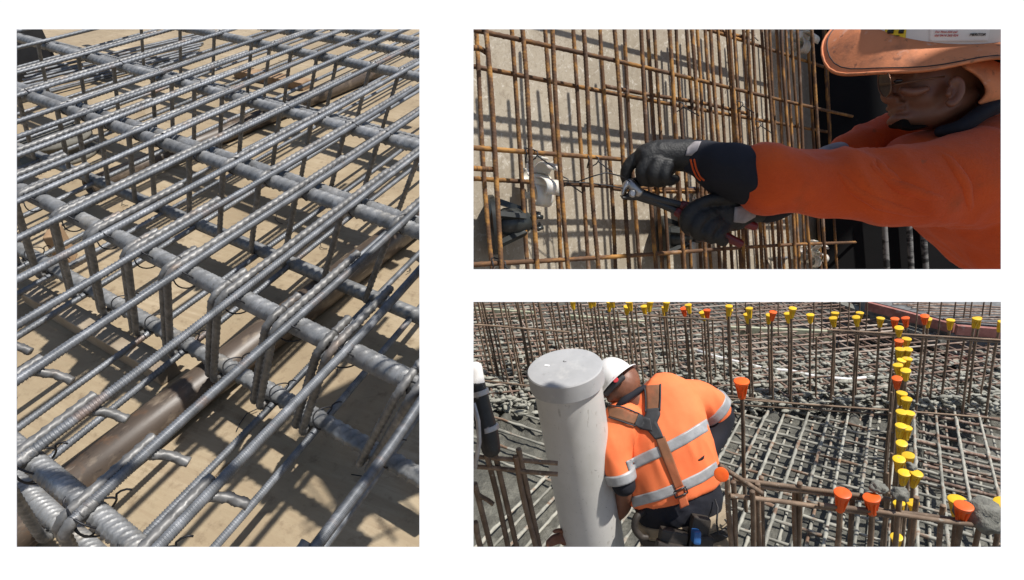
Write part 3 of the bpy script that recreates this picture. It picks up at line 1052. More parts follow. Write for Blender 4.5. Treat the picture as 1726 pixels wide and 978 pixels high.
MAT['brim_cloth'] = material('brim_cloth', [(0.3, (0.62, 0.20, 0.075)), (0.7, (0.78, 0.28, 0.12))], 6, 0.75, bump=0.2, bscale=240, bdist=0.002,
    patches=[(14, 0.52, 0.68, (0.24, 0.10, 0.055), 0.75), (38, 0.62, 0.74, (0.75, 0.55, 0.45), 0.5), (70, 0.62, 0.7, (0.12, 0.06, 0.04), 0.6)])
MAT['helmet_white'] = material('helmet_white', [(0.3, (0.66, 0.64, 0.62)), (0.7, (0.80, 0.79, 0.78))], 7, 0.3, patches=[(9, 0.62, 0.76, (0.34, 0.28, 0.22), 0.6)])
MAT['sticker_yellow'] = material('sticker_yellow', [(0.3, (0.72, 0.50, 0.02)), (0.7, (0.80, 0.58, 0.03))], 8, 0.4)
MAT['label_white'] = material('label_white', [(0.3, (0.74, 0.73, 0.72)), (0.7, (0.82, 0.81, 0.80))], 8, 0.4)
MAT['print_red'] = material('print_red', [(0.3, (0.5, 0.02, 0.02)), (0.7, (0.55, 0.03, 0.03))], 8, 0.5)
MAT['print_black'] = material('print_black', [(0.3, (0.015, 0.015, 0.015)), (0.7, (0.02, 0.02, 0.02))], 8, 0.5)
MAT['red_grip'] = material('red_grip', [(0.3, (0.10, 0.008, 0.010)), (0.7, (0.17, 0.014, 0.016))], 30, 0.4)
MAT['tool_steel'] = material('tool_steel', [(0.3, (0.30, 0.29, 0.28)), (0.7, (0.52, 0.51, 0.5))], 40, 0.35, 0.9)
MAT['tool_black'] = material('tool_black', [(0.3, (0.012, 0.012, 0.013)), (0.7, (0.03, 0.03, 0.032))], 30, 0.35)
MAT['grey_patch'] = material('grey_patch', [(0.3, (0.20, 0.18, 0.18)), (0.7, (0.34, 0.31, 0.31))], 40, 0.7)
MAT['lens'] = material('lens', [(0.3, (0.02, 0.015, 0.014)), (0.7, (0.03, 0.022, 0.02))], 5, 0.08)
MAT['gold_frame'] = material('gold_frame', [(0.3, (0.10, 0.04, 0.02)), (0.7, (0.16, 0.07, 0.03))], 5, 0.3, 0.5)

hip = P(1940, 1300, 1.2)
man = empty('person', hip, 'worker in orange shirt under a broad orange hat brim tying the mesh', 'person')
# --- body: head, face and neck as one skin (the rest is clothed)
Zh = 1.16
def vf_of(me):
    return ([v.co.copy() for v in me.vertices], [tuple(p.vertices) for p in me.polygons], True)
skull = fuse('skull', [
    ellipsoid(1588, 100, Zh, 84, 74, 0.078),
    ellipsoid(1552, 136, Zh, 54, 58, 0.067, 0.25),
    ellipsoid(1524, 124, Zh, 24, 18, 0.058),
    ellipsoid(1542, 172, Zh, 30, 30, 0.058, 0.3),
    ellipsoid(1575, 168, Zh, 34, 30, 0.064, 0.3),
    loft([(1608, 172, Zh, 28, 0.058), (1570, 190, Zh, 27, 0.054), (1536, 198, Zh, 21, 0.038), (1520, 201, Zh, 13, 0.026)]),
    loft([(1606, 150, Zh + 0.02, 52, 0.062), (1634, 196, Zh + 0.03, 52, 0.066), (1662, 238, Zh + 0.04, 60, 0.075), (1730, 300, Zh + 0.05, 70, 0.09)]),
], 0.0036, 16)
head = fuse('body', [vf_of(skull),
    loft([(1516, 126, Zh, 9, 0.010), (1502, 148, Zh, 8, 0.010), (1494, 163, Zh, 9, 0.014), (1505, 169, Zh, 8, 0.016)], 14),
    loft([(1507, 165, Zh - 0.013, 6, 0.008), (1513, 168, Zh - 0.013, 5, 0.007)], 10),
    ellipsoid(1509, 180, Zh, 10, 4.5, 0.026, -0.2), ellipsoid(1512, 189, Zh, 10, 5.5, 0.024, -0.1), ellipsoid(1512, 203, Zh, 13, 9, 0.024),
    loft([(1508, 123, Zh - 0.02, 6, 0.02), (1524, 119, Zh - 0.045, 6, 0.014), (1540, 122, Zh - 0.055, 4, 0.010)], 12),
    loft([(1520, 152, Zh - 0.046, 6, 0.010), (1540, 156, Zh - 0.056, 8, 0.010), (1562, 150, Zh - 0.062, 6, 0.008)], 12),
], 0.0026, 2)
bpy.data.meshes.remove(skull)
put_mesh('body', head, MAT['skin_tan'], man)
ear = fuse('ear', [
    loft([(1604, 140, Zh - 0.079, 7, 0.006), (1611, 134, Zh - 0.083, 6, 0.006), (1619, 140, Zh - 0.085, 6, 0.006), (1620, 154, Zh - 0.085, 6, 0.006), (1613, 168, Zh - 0.083, 6, 0.006), (1604, 176, Zh - 0.079, 6, 0.007), (1599, 172, Zh - 0.076, 6, 0.006)], 10),
    ellipsoid(1609, 156, Zh - 0.074, 11, 20, 0.007, -0.15), loft([(1599, 150, Zh - 0.077, 4, 0.006), (1598, 160, Zh - 0.078, 5, 0.007)], 8)], 0.0022, 2)
put_mesh('ear', ear, MAT['skin_tan'], man)
hair = fuse('hair', [ellipsoid(1622, 104, Zh + 0.002, 58, 60, 0.081), ellipsoid(1640, 140, Zh + 0.01, 34, 40, 0.072), loft([(1590, 96, Zh, 22, 0.079), (1580, 118, Zh, 14, 0.076), (1577, 130, Zh, 7, 0.072)])], 0.005, 2, 0.0015, 90)
put_mesh('hair', hair, MAT['dark_hair'], man)
beard = fuse('beard', [ellipsoid(1514, 209, Zh, 12, 6, 0.024, -0.3), loft([(1516, 211, Zh - 0.01, 5, 0.02), (1532, 216, Zh - 0.012, 4, 0.03), (1552, 214, Zh - 0.015, 3, 0.03)])], 0.003, 2, 0.001, 120)
put_mesh('beard', beard, MAT['dark_hair'], man)
put_mesh('eyebrow', mesh_of('eyebrow', loft([(1505, 124, Zh - 0.035, 2.5, 0.004), (1520, 118, Zh - 0.062, 3.5, 0.004), (1540, 121, Zh - 0.068, 2, 0.003)], 10)), MAT['dark_hair'], man)
put_mesh('eye', mesh_of('eye', ellipsoid(1514, 137, Zh - 0.050, 8, 3.5, 0.006, 0.1, 16)), MAT['lens'], man)
# --- shirt
shirt = fuse('shirt', [
    loft([(1548, 292, 1.20, 70, 0.11), (1612, 300, 1.20, 104, 0.16), (1700, 322, 1.2, 132, 0.185), (1820, 385, 1.2, 118, 0.17), (1900, 490, 1.2, 110, 0.15)], 28),
    loft([(1286, 304, 1.115, 50, 0.052), (1340, 306, 1.112, 49, 0.055), (1400, 311, 1.108, 51, 0.058), (1480, 313, 1.10, 58, 0.064), (1560, 310, 1.095, 68, 0.075), (1640, 300, 1.12, 86, 0.10)], 24),
    loft([(1592, 262, 1.28, 56, 0.07), (1530, 232, 1.31, 36, 0.05), (1480, 236, 1.32, 30, 0.042), (1436, 250, 1.31, 25, 0.036), (1408, 262, 1.30, 20, 0.032)], 20),
    loft([(1610, 215, 1.21, 26, 0.09), (1650, 200, 1.24, 30, 0.10), (1720, 200, 1.24, 50, 0.12)], 20),
], 0.0052, 3, 0.012, 13.0, (RIGHT * 0.6 - UPC * 0.8).normalized(), 3.1)
SHIRT_BVH = bvh_of(shirt)
put_mesh('shirt', shirt, MAT['orange_cloth'], man)
# deep folds running over the sleeve
def fold(pts, r=0.0095):
    q = []
    for i in range(25):
        x, y = poly_at(pts, i / 24)
        p = onto(SHIRT_BVH, x, y, -0.0055)
        if p is not None: q.append(p)
    return sweep(q, r, 12, rfun=lambda t: 0.0008 + r * math.sin(math.pi * t) ** 0.7)
for pts in (((1406, 262), (1412, 290), (1440, 322), (1480, 345), (1540, 361), (1600, 366)), ((1462, 258), (1476, 285), (1510, 312), (1560, 330), (1610, 338)), ((1570, 244), (1600, 268), (1628, 310), (1637, 352), (1630, 374)), ((1478, 262), (1490, 290), (1530, 318))):
    obj('sleeve_fold', fold(pts), MAT['orange_cloth'], man)
collar = fuse('collar', [loft([(1585, 222, 1.13, 10, 0.02), (1620, 214, 1.10, 13, 0.02), (1655, 190, 1.10, 14, 0.025), (1690, 172, 1.13, 16, 0.03)], 12)], 0.004, 3)
put_mesh('collar', collar, MAT['navy_cloth'], man)
# --- trousers, out of the picture to the right and below
trs = fuse('trousers', [loft([(1850, 425, 1.2, 108, 0.145), (1895, 490, 1.2, 116, 0.155), (1930, 600, 1.2, 120, 0.15)]), loft([(1900, 600, 1.16, 92, 0.1), (1925, 900, 1.16, 76, 0.085), (1930, 1290, 1.16, 58, 0.065)]), loft([(1980, 600, 1.28, 92, 0.1), (1990, 900, 1.28, 76, 0.085), (1990, 1250, 1.28, 58, 0.065)])], 0.012, 3)
put_mesh('trousers', trs, MAT['navy_cloth'], man)
# --- navy cuffs
cuff = fuse('cuff', [loft([(1300, 304, 1.115, 46, 0.048), (1262, 298, 1.12, 46, 0.048), (1222, 284, 1.13, 43, 0.045), (1188, 268, 1.145, 31, 0.036), (1168, 264, 1.15, 27, 0.032)], 22)], 0.0045, 3, 0.006, 13, RIGHT, 8.0)
CUFF_BVH = bvh_of(cuff)
CUFF_COPY = cuff.copy()
put_mesh('cuff', cuff, MAT['navy_cloth'], man)
cuff2 = fuse('cuff', [loft([(1412, 262, 1.30, 19, 0.03), (1370, 292, 1.26, 22, 0.03), (1320, 338, 1.21, 25, 0.032), (1290, 352, 1.19, 22, 0.03)], 18)], 0.0045, 3, 0.003, 16, RIGHT, 2.0)
put_mesh('cuff', cuff2, MAT['navy_cloth'], man)
gc = fuse('glove_cuff', [loft([(1412, 252, 1.29, 11, 0.028), (1396, 256, 1.28, 11, 0.026), (1380, 262, 1.27, 8, 0.02)], 14)], 0.003, 2, 0.002, 30)
put_mesh('glove_cuff', gc, MAT['grey_patch'], man)
for x in (1165, 1171):
    p = [(x - 1, 268), (x + 3, 284), (x + 10, 298), (x + 17, 304)]
    q = [onto(CUFF_BVH, *poly_at(p, i / 10), 0.001) for i in range(11)]
    q = [v for v in q if v is not None]
    if len(q) > 3: obj('cuff_stripe', sweep(q, 0.0016, 6), MAT['orange_cloth'], man)
# --- gloves: five separate bent fingers and a thumb leaving the side of each palm
Zg = 1.165
glove1 = fuse('glove', [
    loft([(1172, 264, 1.15, 27, 0.03), (1140, 262, 1.158, 26, 0.032), (1110, 264, Zg, 27, 0.034), (1088, 268, Zg, 24, 0.030)], 20),
    loft([(1092, 262, Zg, 13, 0.013), (1068, 270, Zg + 0.005, 11, 0.012), (1055, 290, Zg + 0.012, 9.5, 0.011), (1057, 308, Zg + 0.02, 8, 0.0095)], 14),
    loft([(1096, 270, Zg - 0.018, 13, 0.013), (1082, 288, Zg - 0.016, 11, 0.012), (1086, 304, Zg - 0.008, 9.5, 0.011), (1100, 307, Zg + 0.004, 8.5, 0.010)], 14),
    loft([(1110, 275, Zg - 0.03, 12.5, 0.013), (1101, 294, Zg - 0.03, 11, 0.012), (1108, 306, Zg - 0.02, 9.5, 0.011), (1121, 305, Zg - 0.005, 8.5, 0.010)], 14),
    loft([(1126, 278, Zg - 0.036, 11, 0.012), (1120, 297, Zg - 0.038, 10, 0.011), (1128, 305, Zg - 0.028, 8.5, 0.010), (1139, 302, Zg - 0.015, 7.5, 0.009)], 14),
    loft([(1128, 282, Zg + 0.02, 14, 0.014), (1102, 298, Zg + 0.028, 11, 0.012), (1078, 306, Zg + 0.026, 9, 0.010), (1064, 310, Zg + 0.024, 8, 0.009)], 14),
], 0.0026, 2, 0.0012, 60, None, 1.0)
GB = bvh_of(glove1, [CUFF_COPY])
put_mesh('glove', glove1, MAT['black_glove'], man)
drape('glove_patch', GB, [(1158, 250), (1170, 240), (1182, 240)], [(1155, 262), (1166, 263), (1176, 254)], MAT['grey_patch'], man, 0.002, 0.002, 8, 4)
Zl = 1.175
glove2 = fuse('glove', [
    loft([(1296, 352, 1.195, 21, 0.028), (1268, 352, 1.19, 25, 0.030), (1236, 358, Zl, 31, 0.034), (1206, 362, Zl, 30, 0.032)], 20),
    loft([(1214, 342, Zl - 0.012, 13, 0.013), (1180, 346, Zl - 0.028, 11.5, 0.012), (1160, 360, Zl - 0.034, 11, 0.012), (1156, 380, Zl - 0.026, 10, 0.011), (1164, 390, Zl - 0.012, 9, 0.010)], 14),
    loft([(1212, 356, Zl - 0.016, 13, 0.013), (1184, 366, Zl - 0.036, 11.5, 0.012), (1172, 382, Zl - 0.038, 11, 0.012), (1176, 396, Zl - 0.028, 10, 0.011), (1188, 400, Zl - 0.012, 9, 0.010)], 14),
    loft([(1218, 368, Zl - 0.014, 12.5, 0.013), (1198, 382, Zl - 0.034, 11, 0.012), (1192, 396, Zl - 0.036, 10, 0.011), (1200, 404, Zl - 0.022, 9, 0.010)], 14),
    loft([(1230, 376, Zl - 0.010, 11.5, 0.012), (1214, 390, Zl - 0.026, 10, 0.011), (1212, 402, Zl - 0.026, 9, 0.010), (1220, 408, Zl - 0.014, 8, 0.009)], 14),
    loft([(1250, 340, Zl - 0.015, 14, 0.014), (1222, 334, Zl - 0.03, 11.5, 0.012), (1196, 337, Zl - 0.036, 10, 0.011), (1180, 344, Zl - 0.034, 9, 0.010)], 14),
], 0.0026, 2, 0.0012, 60, None, 4.0)
GB2 = bvh_of(glove2)
put_mesh('glove', glove2, MAT['black_glove'], man)
drape('glove_patch', GB2, [(1238, 350), (1256, 346), (1276, 350)], [(1236, 374), (1254, 376), (1272, 366)], MAT['grey_patch'], man, 0.0015, 0.0015, 8, 5)
# --- glasses
gl = []
Zn = Zh - 0.045
t = [P(1592, 129, Zh - 0.083), P(1560, 134, Zh - 0.080), P(1530, 139, Zh - 0.070), P(1506, 144, Zn - 0.012), P(1497, 146, Zn - 0.005)]
rim1 = sweep([P(1491 + 11 * math.cos(a), 141 + 23 * math.sin(a) + 4 * math.cos(a), Zn - 0.02 * math.cos(a)) for a in [i * math.pi / 12 for i in range(25)]], 0.0012, 6, cap=False)
rim2 = sweep([P(1486 + 6 * math.cos(a), 134 + 20 * math.sin(a), Zn + 0.055) for a in [i * math.pi / 12 for i in range(25)]], 0.0012, 6, cap=False)
go = obj('glasses', rim1, MAT['gold_frame'], man)
obj('rim', rim2, MAT['gold_frame'], go)
obj('temple', sweep(t, 0.0014, 8), MAT['gold_frame'], go)
n = 20
lv = [P(1491, 141, Zn)] + [P(1491 + 11 * math.cos(a), 141 + 23 * math.sin(a) + 4 * math.cos(a), Zn - 0.02 * math.cos(a)) for a in [i * 2 * math.pi / n for i in range(n)]]
lens_o = obj('lens', (lv, [(0, 1 + i, 1 + (i + 1) % n) for i in range(n)], True), MAT['lens'], go)

# --- hard hat with wide cloth brim (lies on the head: a thing of its own)
HU = (UPC * 0.70 + BACK * 0.71 - RIGHT * 0.05).normalized()
HF = (-RIGHT - HU * (-RIGHT).dot(HU)).normalized()          # forwards
HL = HU.cross(HF).normalized()
if HL.dot(BACK) < 0: HL = -HL                               # the side turned to the camera
HC0 = P(1594, 42, 1.16)
hat = empty('hard_hat', HC0, 'white hard hat with stickers and wide grubby orange brim on the leaning worker', 'hard hat')
V, Fc = [], []
ns, nr = 48, 14
def hat_ring(f, h, th):
    a, b = 0.148 * ZS, 0.114 * ZS
    return HC0 + HF * (a * f * math.cos(th)) + HL * (b * f * math.sin(th)) + HU * h
for i in range(nr + 1):
    u = i / nr * math.pi / 2
    for j in range(ns):
        th = 2 * math.pi * j / ns
        V.append(hat_ring(math.cos(u) ** 0.85 if i < nr else 0.0, 0.135 * ZS * math.sin(u), th))
for i in range(nr):
    for j in range(ns):
        Fc.append((i * ns + j, i * ns + (j + 1) % ns, (i + 1) * ns + (j + 1) % ns, (i + 1) * ns + j))
shell = mesh_of('shell', (V, Fc, True))
SHELL_BVH = bvh_of(shell)
put_mesh('shell', shell, MAT['helmet_white'], hat)
# brim: wide in front, drooping on the near side
V, Fc = [], []
nb = 10
ns = 96
for i in range(nb + 1):
    t = i / nb
    for j in range(ns):
        th = 2 * math.pi * j / ns
        c, s = math.cos(th), math.sin(th)
        wdt = (0.060 + 0.012 * max(0, c) ** 2 + 0.020 * max(0, -c)) * ZS
        droop = (0.008 + 0.062 * max(0, c) ** 1.5 + 0.05 * max(0, -c) ** 1.5) * ZS
        wav = 0.005 * math.sin(3 * th + 0.7) + 0.003 * math.sin(7 * th)
        out = (HF * (c / 0.112) + HL * (s / 0.133)).normalized()
        p = hat_ring(1.0, 0.006, th) + out * (wdt * t) - HU * (droop * t ** 1.4 + wav * t)
        V.append(p)
top = len(V)
for k in range(top):
    V.append(V[k] - HU * 0.0035)
for i in range(nb):
    for j in range(ns):
        q = (i * ns + j, i * ns + (j + 1) % ns, (i + 1) * ns + (j + 1) % ns, (i + 1) * ns + j)
        Fc.append(q); Fc.append(tuple(k + top for k in q[::-1]))
for j in range(ns):
    j2 = (j + 1) % ns
    Fc.append((nb * ns + j, nb * ns + j2, nb * ns + j2 + top, nb * ns + j + top))
brim = mesh_of('brim', (V, Fc, True))
put_mesh('brim', brim, MAT['brim_cloth'], hat)
# stitched hem, stickers and print
hem = [V[nb * ns + j] for j in range(0, ns, 2)]
obj('hem', sweep(hem + hem[:1], 0.0022, 6, cap=False), MAT['brim_cloth'], hat)
obj('stitching', sweep([V[(nb - 1) * ns + j] + HU * 0.0006 for j in range(0, ns, 2)] + [V[(nb - 1) * ns] + HU * 0.0006], 0.0009, 5, cap=False), MAT['print_black'], hat)
st = drape('sticker', SHELL_BVH, [(1491, 30), (1492, 50), (1494, 67)], [(1528, 30), (1528, 50), (1526, 71)], MAT['sticker_yellow'], hat, 0.0008, 0.0006, 10, 8)
lb = drape('sticker', SHELL_BVH, [(1566, 30), (1566, 52), (1566, 71)], [(1668, 30), (1668, 52), (1664, 70)], MAT['label_white'], hat, 0.0008, 0.0006, 10, 16)
def print_on(body, px, py, size, mat, parent):
    p = onto(SHELL_BVH, px, py, 0.0022); e = onto(SHELL_BVH, px + 6, py, 0.0022); f = onto(SHELL_BVH, px, py - 4, 0.0022)
    if p is None or e is None or f is None: return
    x = (e - p).normalized(); y = (f - p); y = (y - x * y.dot(x)).normalized(); z = x.cross(y)
    m = Matrix((x, y, z)).transposed().to_4x4(); m.translation = p
    text_mesh('lettering', body, size, mat, m, parent)
print_on('MERITOR', 1646, 60, 0.0055, MAT['print_black'], lb)
print_on('For First Aid call', 1594, 55, 0.0042, MAT['print_red'], lb)
print_on('dial 0414 262 024', 1594, 61, 0.0042, MAT['print_red'], lb)
for yy, n in ((60, 12), (64, 14), (67.5, 10)):
    for k in range(1):
        a = [onto(SHELL_BVH, 1495 + i * (28 / n) * n / 14, yy, 0.0018) for i in range(n)]
        a = [v for v in a if v is not None]
        if len(a) > 2: obj('print_line', sweep(a, 0.0005, 4), MAT['print_black'], st)
for xx in ((1498, 1502, 1507), (1516, 1520, 1524)):
    q = [v for v in (onto(SHELL_BVH, x, 53, 0.0016) for x in xx) if v is not None]
    if len(q) > 1: obj('sticker_header', sweep(q, 0.003, 4), MAT['print_black'], st)
# neck flap hanging behind the ear
rows = [[(1612, 112, 1.075), (1640, 104, 1.08), (1675, 98, 1.10), (1715, 96, 1.14)],
        [(1640, 122, 1.068), (1664, 120, 1.07), (1690, 118, 1.09), (1722, 116, 1.13)],
        [(1660, 144, 1.07), (1680, 142, 1.07), (1702, 138, 1.09), (1728, 134, 1.13)],
        [(1662, 162, 1.08), (1684, 160, 1.08), (1706, 156, 1.09), (1730, 150, 1.13)],
        [(1640, 176, 1.095), (1668, 172, 1.09), (1700, 166, 1.10), (1730, 160, 1.13)]]
V2 = [P(*q) for r in rows for q in r]
Fq = [(i * 4 + j, i * 4 + j + 1, (i + 1) * 4 + j + 1, (i + 1) * 4 + j) for i in range(4) for j in range(3)]
fl = obj('neck_flap', (V2, Fq, True), MAT['brim_cloth'], hat)
md = fl.modifiers.new('sub', 'SUBSURF'); md.levels = 2; md.render_levels = 2
md = fl.modifiers.new('sol', 'SOLIDIFY'); md.thickness = 0.004

# --- pincers held in both hands (a thing of its own)
pin = empty('pincers', P(1100, 335, 1.17), 'black steel tying pincers with dark red grips held in the black gloves', 'pincers')
zt = 1.172
put_mesh('handle', mesh_of('handle', loft([(1064, 322, zt, 7, 0.006), (1082, 327, zt, 8, 0.007), (1110, 336, zt, 6.5, 0.006), (1150, 346, zt, 6, 0.006), (1200, 359, zt - 0.003, 6, 0.006)], 14)), MAT['tool_black'], pin)
put_mesh('handle', mesh_of('handle', loft([(1062, 326, zt + 0.004, 7, 0.006), (1084, 333, zt + 0.004, 8, 0.007), (1112, 344, zt + 0.004, 6, 0.006), (1142, 357, zt + 0.004, 6, 0.006), (1170, 371, zt + 0.003, 6, 0.006)], 14)), MAT['tool_black'], pin)
put_mesh('grip', mesh_of('grip', loft([(1150, 346, zt, 8, 0.0085), (1200, 359, zt - 0.003, 8.5, 0.009), (1240, 371, zt - 0.003, 8, 0.009), (1272, 382, zt, 7, 0.008)], 16)), MAT['red_grip'], pin)
put_mesh('grip', mesh_of('grip', loft([(1141, 357, zt + 0.004, 8, 0.0085), (1180, 377, zt + 0.002, 8.5, 0.009), (1216, 395, zt, 8, 0.009), (1248, 411, zt, 7, 0.008)], 16)), MAT['red_grip'], pin)
put_mesh('jaw', mesh_of('jaw', loft([(1078, 326, zt - 0.004, 8, 0.007), (1068, 316, zt - 0.004, 9, 0.009), (1060, 309, zt, 8, 0.011), (1052, 318, zt + 0.002, 5, 0.012), (1049, 330, zt + 0.002, 2, 0.012)], 16)), MAT['tool_steel'], pin)
put_mesh('jaw', mesh_of('jaw', loft([(1074, 330, zt + 0.006, 8, 0.007), (1062, 331, zt + 0.006, 7, 0.009), (1052, 333, zt + 0.004, 4, 0.012), (1048, 331, zt + 0.003, 2, 0.012)], 16)), MAT['tool_black'], pin)
disc_part('rivet', P(1066, 327, zt - 0.014), BACK, ((0.006, 0), (0.0062, 0.002), (0.004, 0.004)), MAT['tool_steel'], pin, 16)
# ================================================================== LOWER RIGHT OPENING: concrete pour over the slab mats
ZS = 1.0
V3 = D(1330, 2900)
VC = D(1533, 197)
VR = -D(-2200, 276)
N3 = VR.cross(VC).normalized()
if N3.z < 0: N3 = -N3
S0 = P(1160, 880, 2.3) + V3 * 0.95
def on_slab(px, py, lift=0.0):
    return hit(px, py, S0 + N3 * lift, N3)
VRp = (VR - VC * VR.dot(VC)).normalized()

MAT['wet_concrete'] = material('wet_concrete', [(0.28, (0.045, 0.044, 0.036)), (0.5, (0.095, 0.092, 0.075)), (0.72, (0.17, 0.165, 0.136))], 9, 0.7, detail=8, bump=0.8, bscale=45, bdist=0.02,
    patches=[(3, 0.55, 0.7, (0.05, 0.049, 0.041), 0.7)], rough_var=0.2)
MAT['dry_concrete'] = material('dry_concrete', [(0.28, (0.17, 0.165, 0.137)), (0.5, (0.29, 0.283, 0.235)), (0.72, (0.40, 0.39, 0.335))], 12, 0.85, detail=8, bump=0.8, bscale=60, bdist=0.01)
MAT['dark_soil'] = material('dark_soil', [(0.3, (0.018, 0.016, 0.013)), (0.7, (0.045, 0.04, 0.034))], 8, 0.95, bump=0.6, bscale=30)
MAT['mat_bar'] = material('mat_bar', [(0.40, (0.22, 0.213, 0.18)), (0.54, (0.33, 0.32, 0.27)), (0.62, (0.20, 0.125, 0.08)), (0.75, (0.12, 0.07, 0.05))], 7, 0.8, 0.0, stretch=(1, 1, 0.6), bump=0.4, bscale=90, bdist=0.004, vary=0.15)
MAT['mat_bar_rusty'] = material('mat_bar_rusty', [(0.35, (0.12, 0.075, 0.053)), (0.5, (0.23, 0.15, 0.11)), (0.60, (0.36, 0.29, 0.235)), (0.75, (0.42, 0.40, 0.34))], 8, 0.8, 0.05, stretch=(1, 1, 0.5), bump=0.3, bscale=90, bdist=0.004, vary=0.2)
MAT['starter'] = material('starter', [(0.3, (0.10, 0.066, 0.044)), (0.55, (0.20, 0.138, 0.092)), (0.72, (0.30, 0.22, 0.155))], 20, 0.75, 0.15, stretch=(1, 1, 0.4),
    patches=[(60, 0.62, 0.70, (0.36, 0.34, 0.29), 0.8, (1, 1, 0.6)), (6, 0.56, 0.7, (0.27, 0.14, 0.07), 0.6, (1, 1, 0.4))], vary=0.25)
MAT['cap_yellow'] = material('cap_yellow', [(0.3, (0.74, 0.43, 0.012)), (0.7, (0.84, 0.54, 0.02))], 10, 0.45, patches=[(24, 0.60, 0.70, (0.25, 0.23, 0.17), 0.75), (60, 0.62, 0.7, (0.3, 0.28, 0.24), 0.6)], vary=0.12)
MAT['cap_orange'] = material('cap_orange', [(0.3, (0.80, 0.095, 0.008)), (0.7, (0.88, 0.15, 0.015))], 10, 0.45, patches=[(30, 0.62, 0.70, (0.3, 0.2, 0.15), 0.7)], vary=0.1)
MAT['grey_paste'] = material('grey_paste', [(0.3, (0.10, 0.098, 0.085)), (0.7, (0.23, 0.225, 0.19))], 25, 0.85, bump=0.9, bscale=60, bdist=0.01)
MAT['form_timber'] = material('form_timber', [(0.3, (0.25, 0.26, 0.17)), (0.55, (0.40, 0.40, 0.28)), (0.75, (0.52, 0.50, 0.37))], 10, 0.8, patches=[(6, 0.58, 0.7, (0.22, 0.33, 0.2), 0.6), (12, 0.62, 0.7, (0.2, 0.1, 0.06), 0.6)])
MAT['red_steel'] = material('red_steel', [(0.3, (0.22, 0.075, 0.055)), (0.7, (0.40, 0.17, 0.135))], 9, 0.7, patches=[(10, 0.58, 0.7, (0.35, 0.3, 0.27), 0.6)])
MAT['grey_form'] = material('grey_form', [(0.3, (0.10, 0.10, 0.10)), (0.7, (0.20, 0.20, 0.195))], 14, 0.85, bump=0.3)

# ---- poured concrete as one rough sheet, sinking to bare ground at the right back
def slab_uv(p):
    q = p - S0
    return q.dot(VRp), q.dot(VC)
corner = [on_slab(x, y) for x, y in ((745, 1130), (1800, 1130), (1800, 462), (745, 462))]
us = [slab_uv(c)[0] for c in corner]; vsn = [slab_uv(c)[1] for c in corner]
u0, u1, v0, v1 = min(us), max(us), min(vsn), max(vsn)
nu, nv = 250, 250
V, Fc = [], []
def sstep(a, b, x):
    t = max(0, min(1, (x - a) / (b - a))); return t * t * (3 - 2 * t)
for i in range(nv + 1):
    for j in range(nu + 1):
        fv = (i / nv) ** 1.25
        u = u0 + (u1 - u0) * j / nu; v = v0 + (v1 - v0) * fv
        p = S0 + VRp * u + VC * v
        x, y, z = proj(p)
        q = Vector((u, v, 0))
        n1 = noise.noise(q * 2.3); n2 = noise.noise(q * 9.0 + Vector((5, 3, 1))); n3 = noise.noise(q * 22.0)
        rough = sstep(560, 620, y) * (1 - sstep(690, 760, y)) + 0.25
        lump = max(0, n2 + 0.1) * 0.11 * rough * (1 if y < 760 else 0.5)
        h = 0.012 * n1 + lump + 0.02 * n3 * (0.3 + rough)
        drop = sstep(1230, 1330, x) * (1 - sstep(596, 640, y))          # open formwork, not poured yet
        drop = max(drop, sstep(1545, 1575, x) * (1 - sstep(770, 830, y)) * 0.75)
        h -= drop * 0.30
        V.append(p + N3 * (h - 0.03))
for i in range(nv):
    for j in range(nu):
        a = i * (nu + 1) + j
        Fc.append((a, a + 1, a + nu + 2, a + nu + 1))
co = obj('poured_concrete', (V, Fc, True), MAT['wet_concrete'])
tag(co, 'rough wet grey concrete poured between the slab bars', 'concrete', kind='structure')

# ---- mats of bars
RM = 0.010
def lumpy_bar(name, mat, length=4.0, r=RM, k=0.35, seed=0.0, seg=8, step=0.03):
    n = int(length / step)
    V, Fc = [], []
    for i in range(n + 1):
        s = length * i / n
        for j in range(seg):
            a = 2 * math.pi * j / seg
            w = noise.noise(Vector((s * 9, math.cos(a) * 0.8 + seed, math.sin(a) * 0.8)))
            w2 = noise.noise(Vector((s * 3.1 + 40, seed * 2, 0)))
            rr = r * (1 + k * max(0, w + 0.6 * w2) * (1.6 if math.sin(a) > 0 else 0.8))
            V.append(Vector((rr * math.cos(a), rr * math.sin(a), s)))
    for i in range(n):
        for j in range(seg):
            Fc.append((i * seg + j, i * seg + (j + 1) % seg, (i + 1) * seg + (j + 1) % seg, (i + 1) * seg + j))
    Fc.append(tuple(range(seg))[::-1]); Fc.append(tuple(n * seg + j for j in range(seg)))
    return mesh_of(name, (V, Fc, True), mat)
MUD = [lumpy_bar('mat_bar', MAT['mat_bar'], 4, RM, 0.75, s) for s in (0.0, 3.3, 7.7)]
RUS = [lumpy_bar('mat_bar', MAT['mat_bar_rusty'], 4, RM, 0.3, s) for s in (1.0, 5.5)]

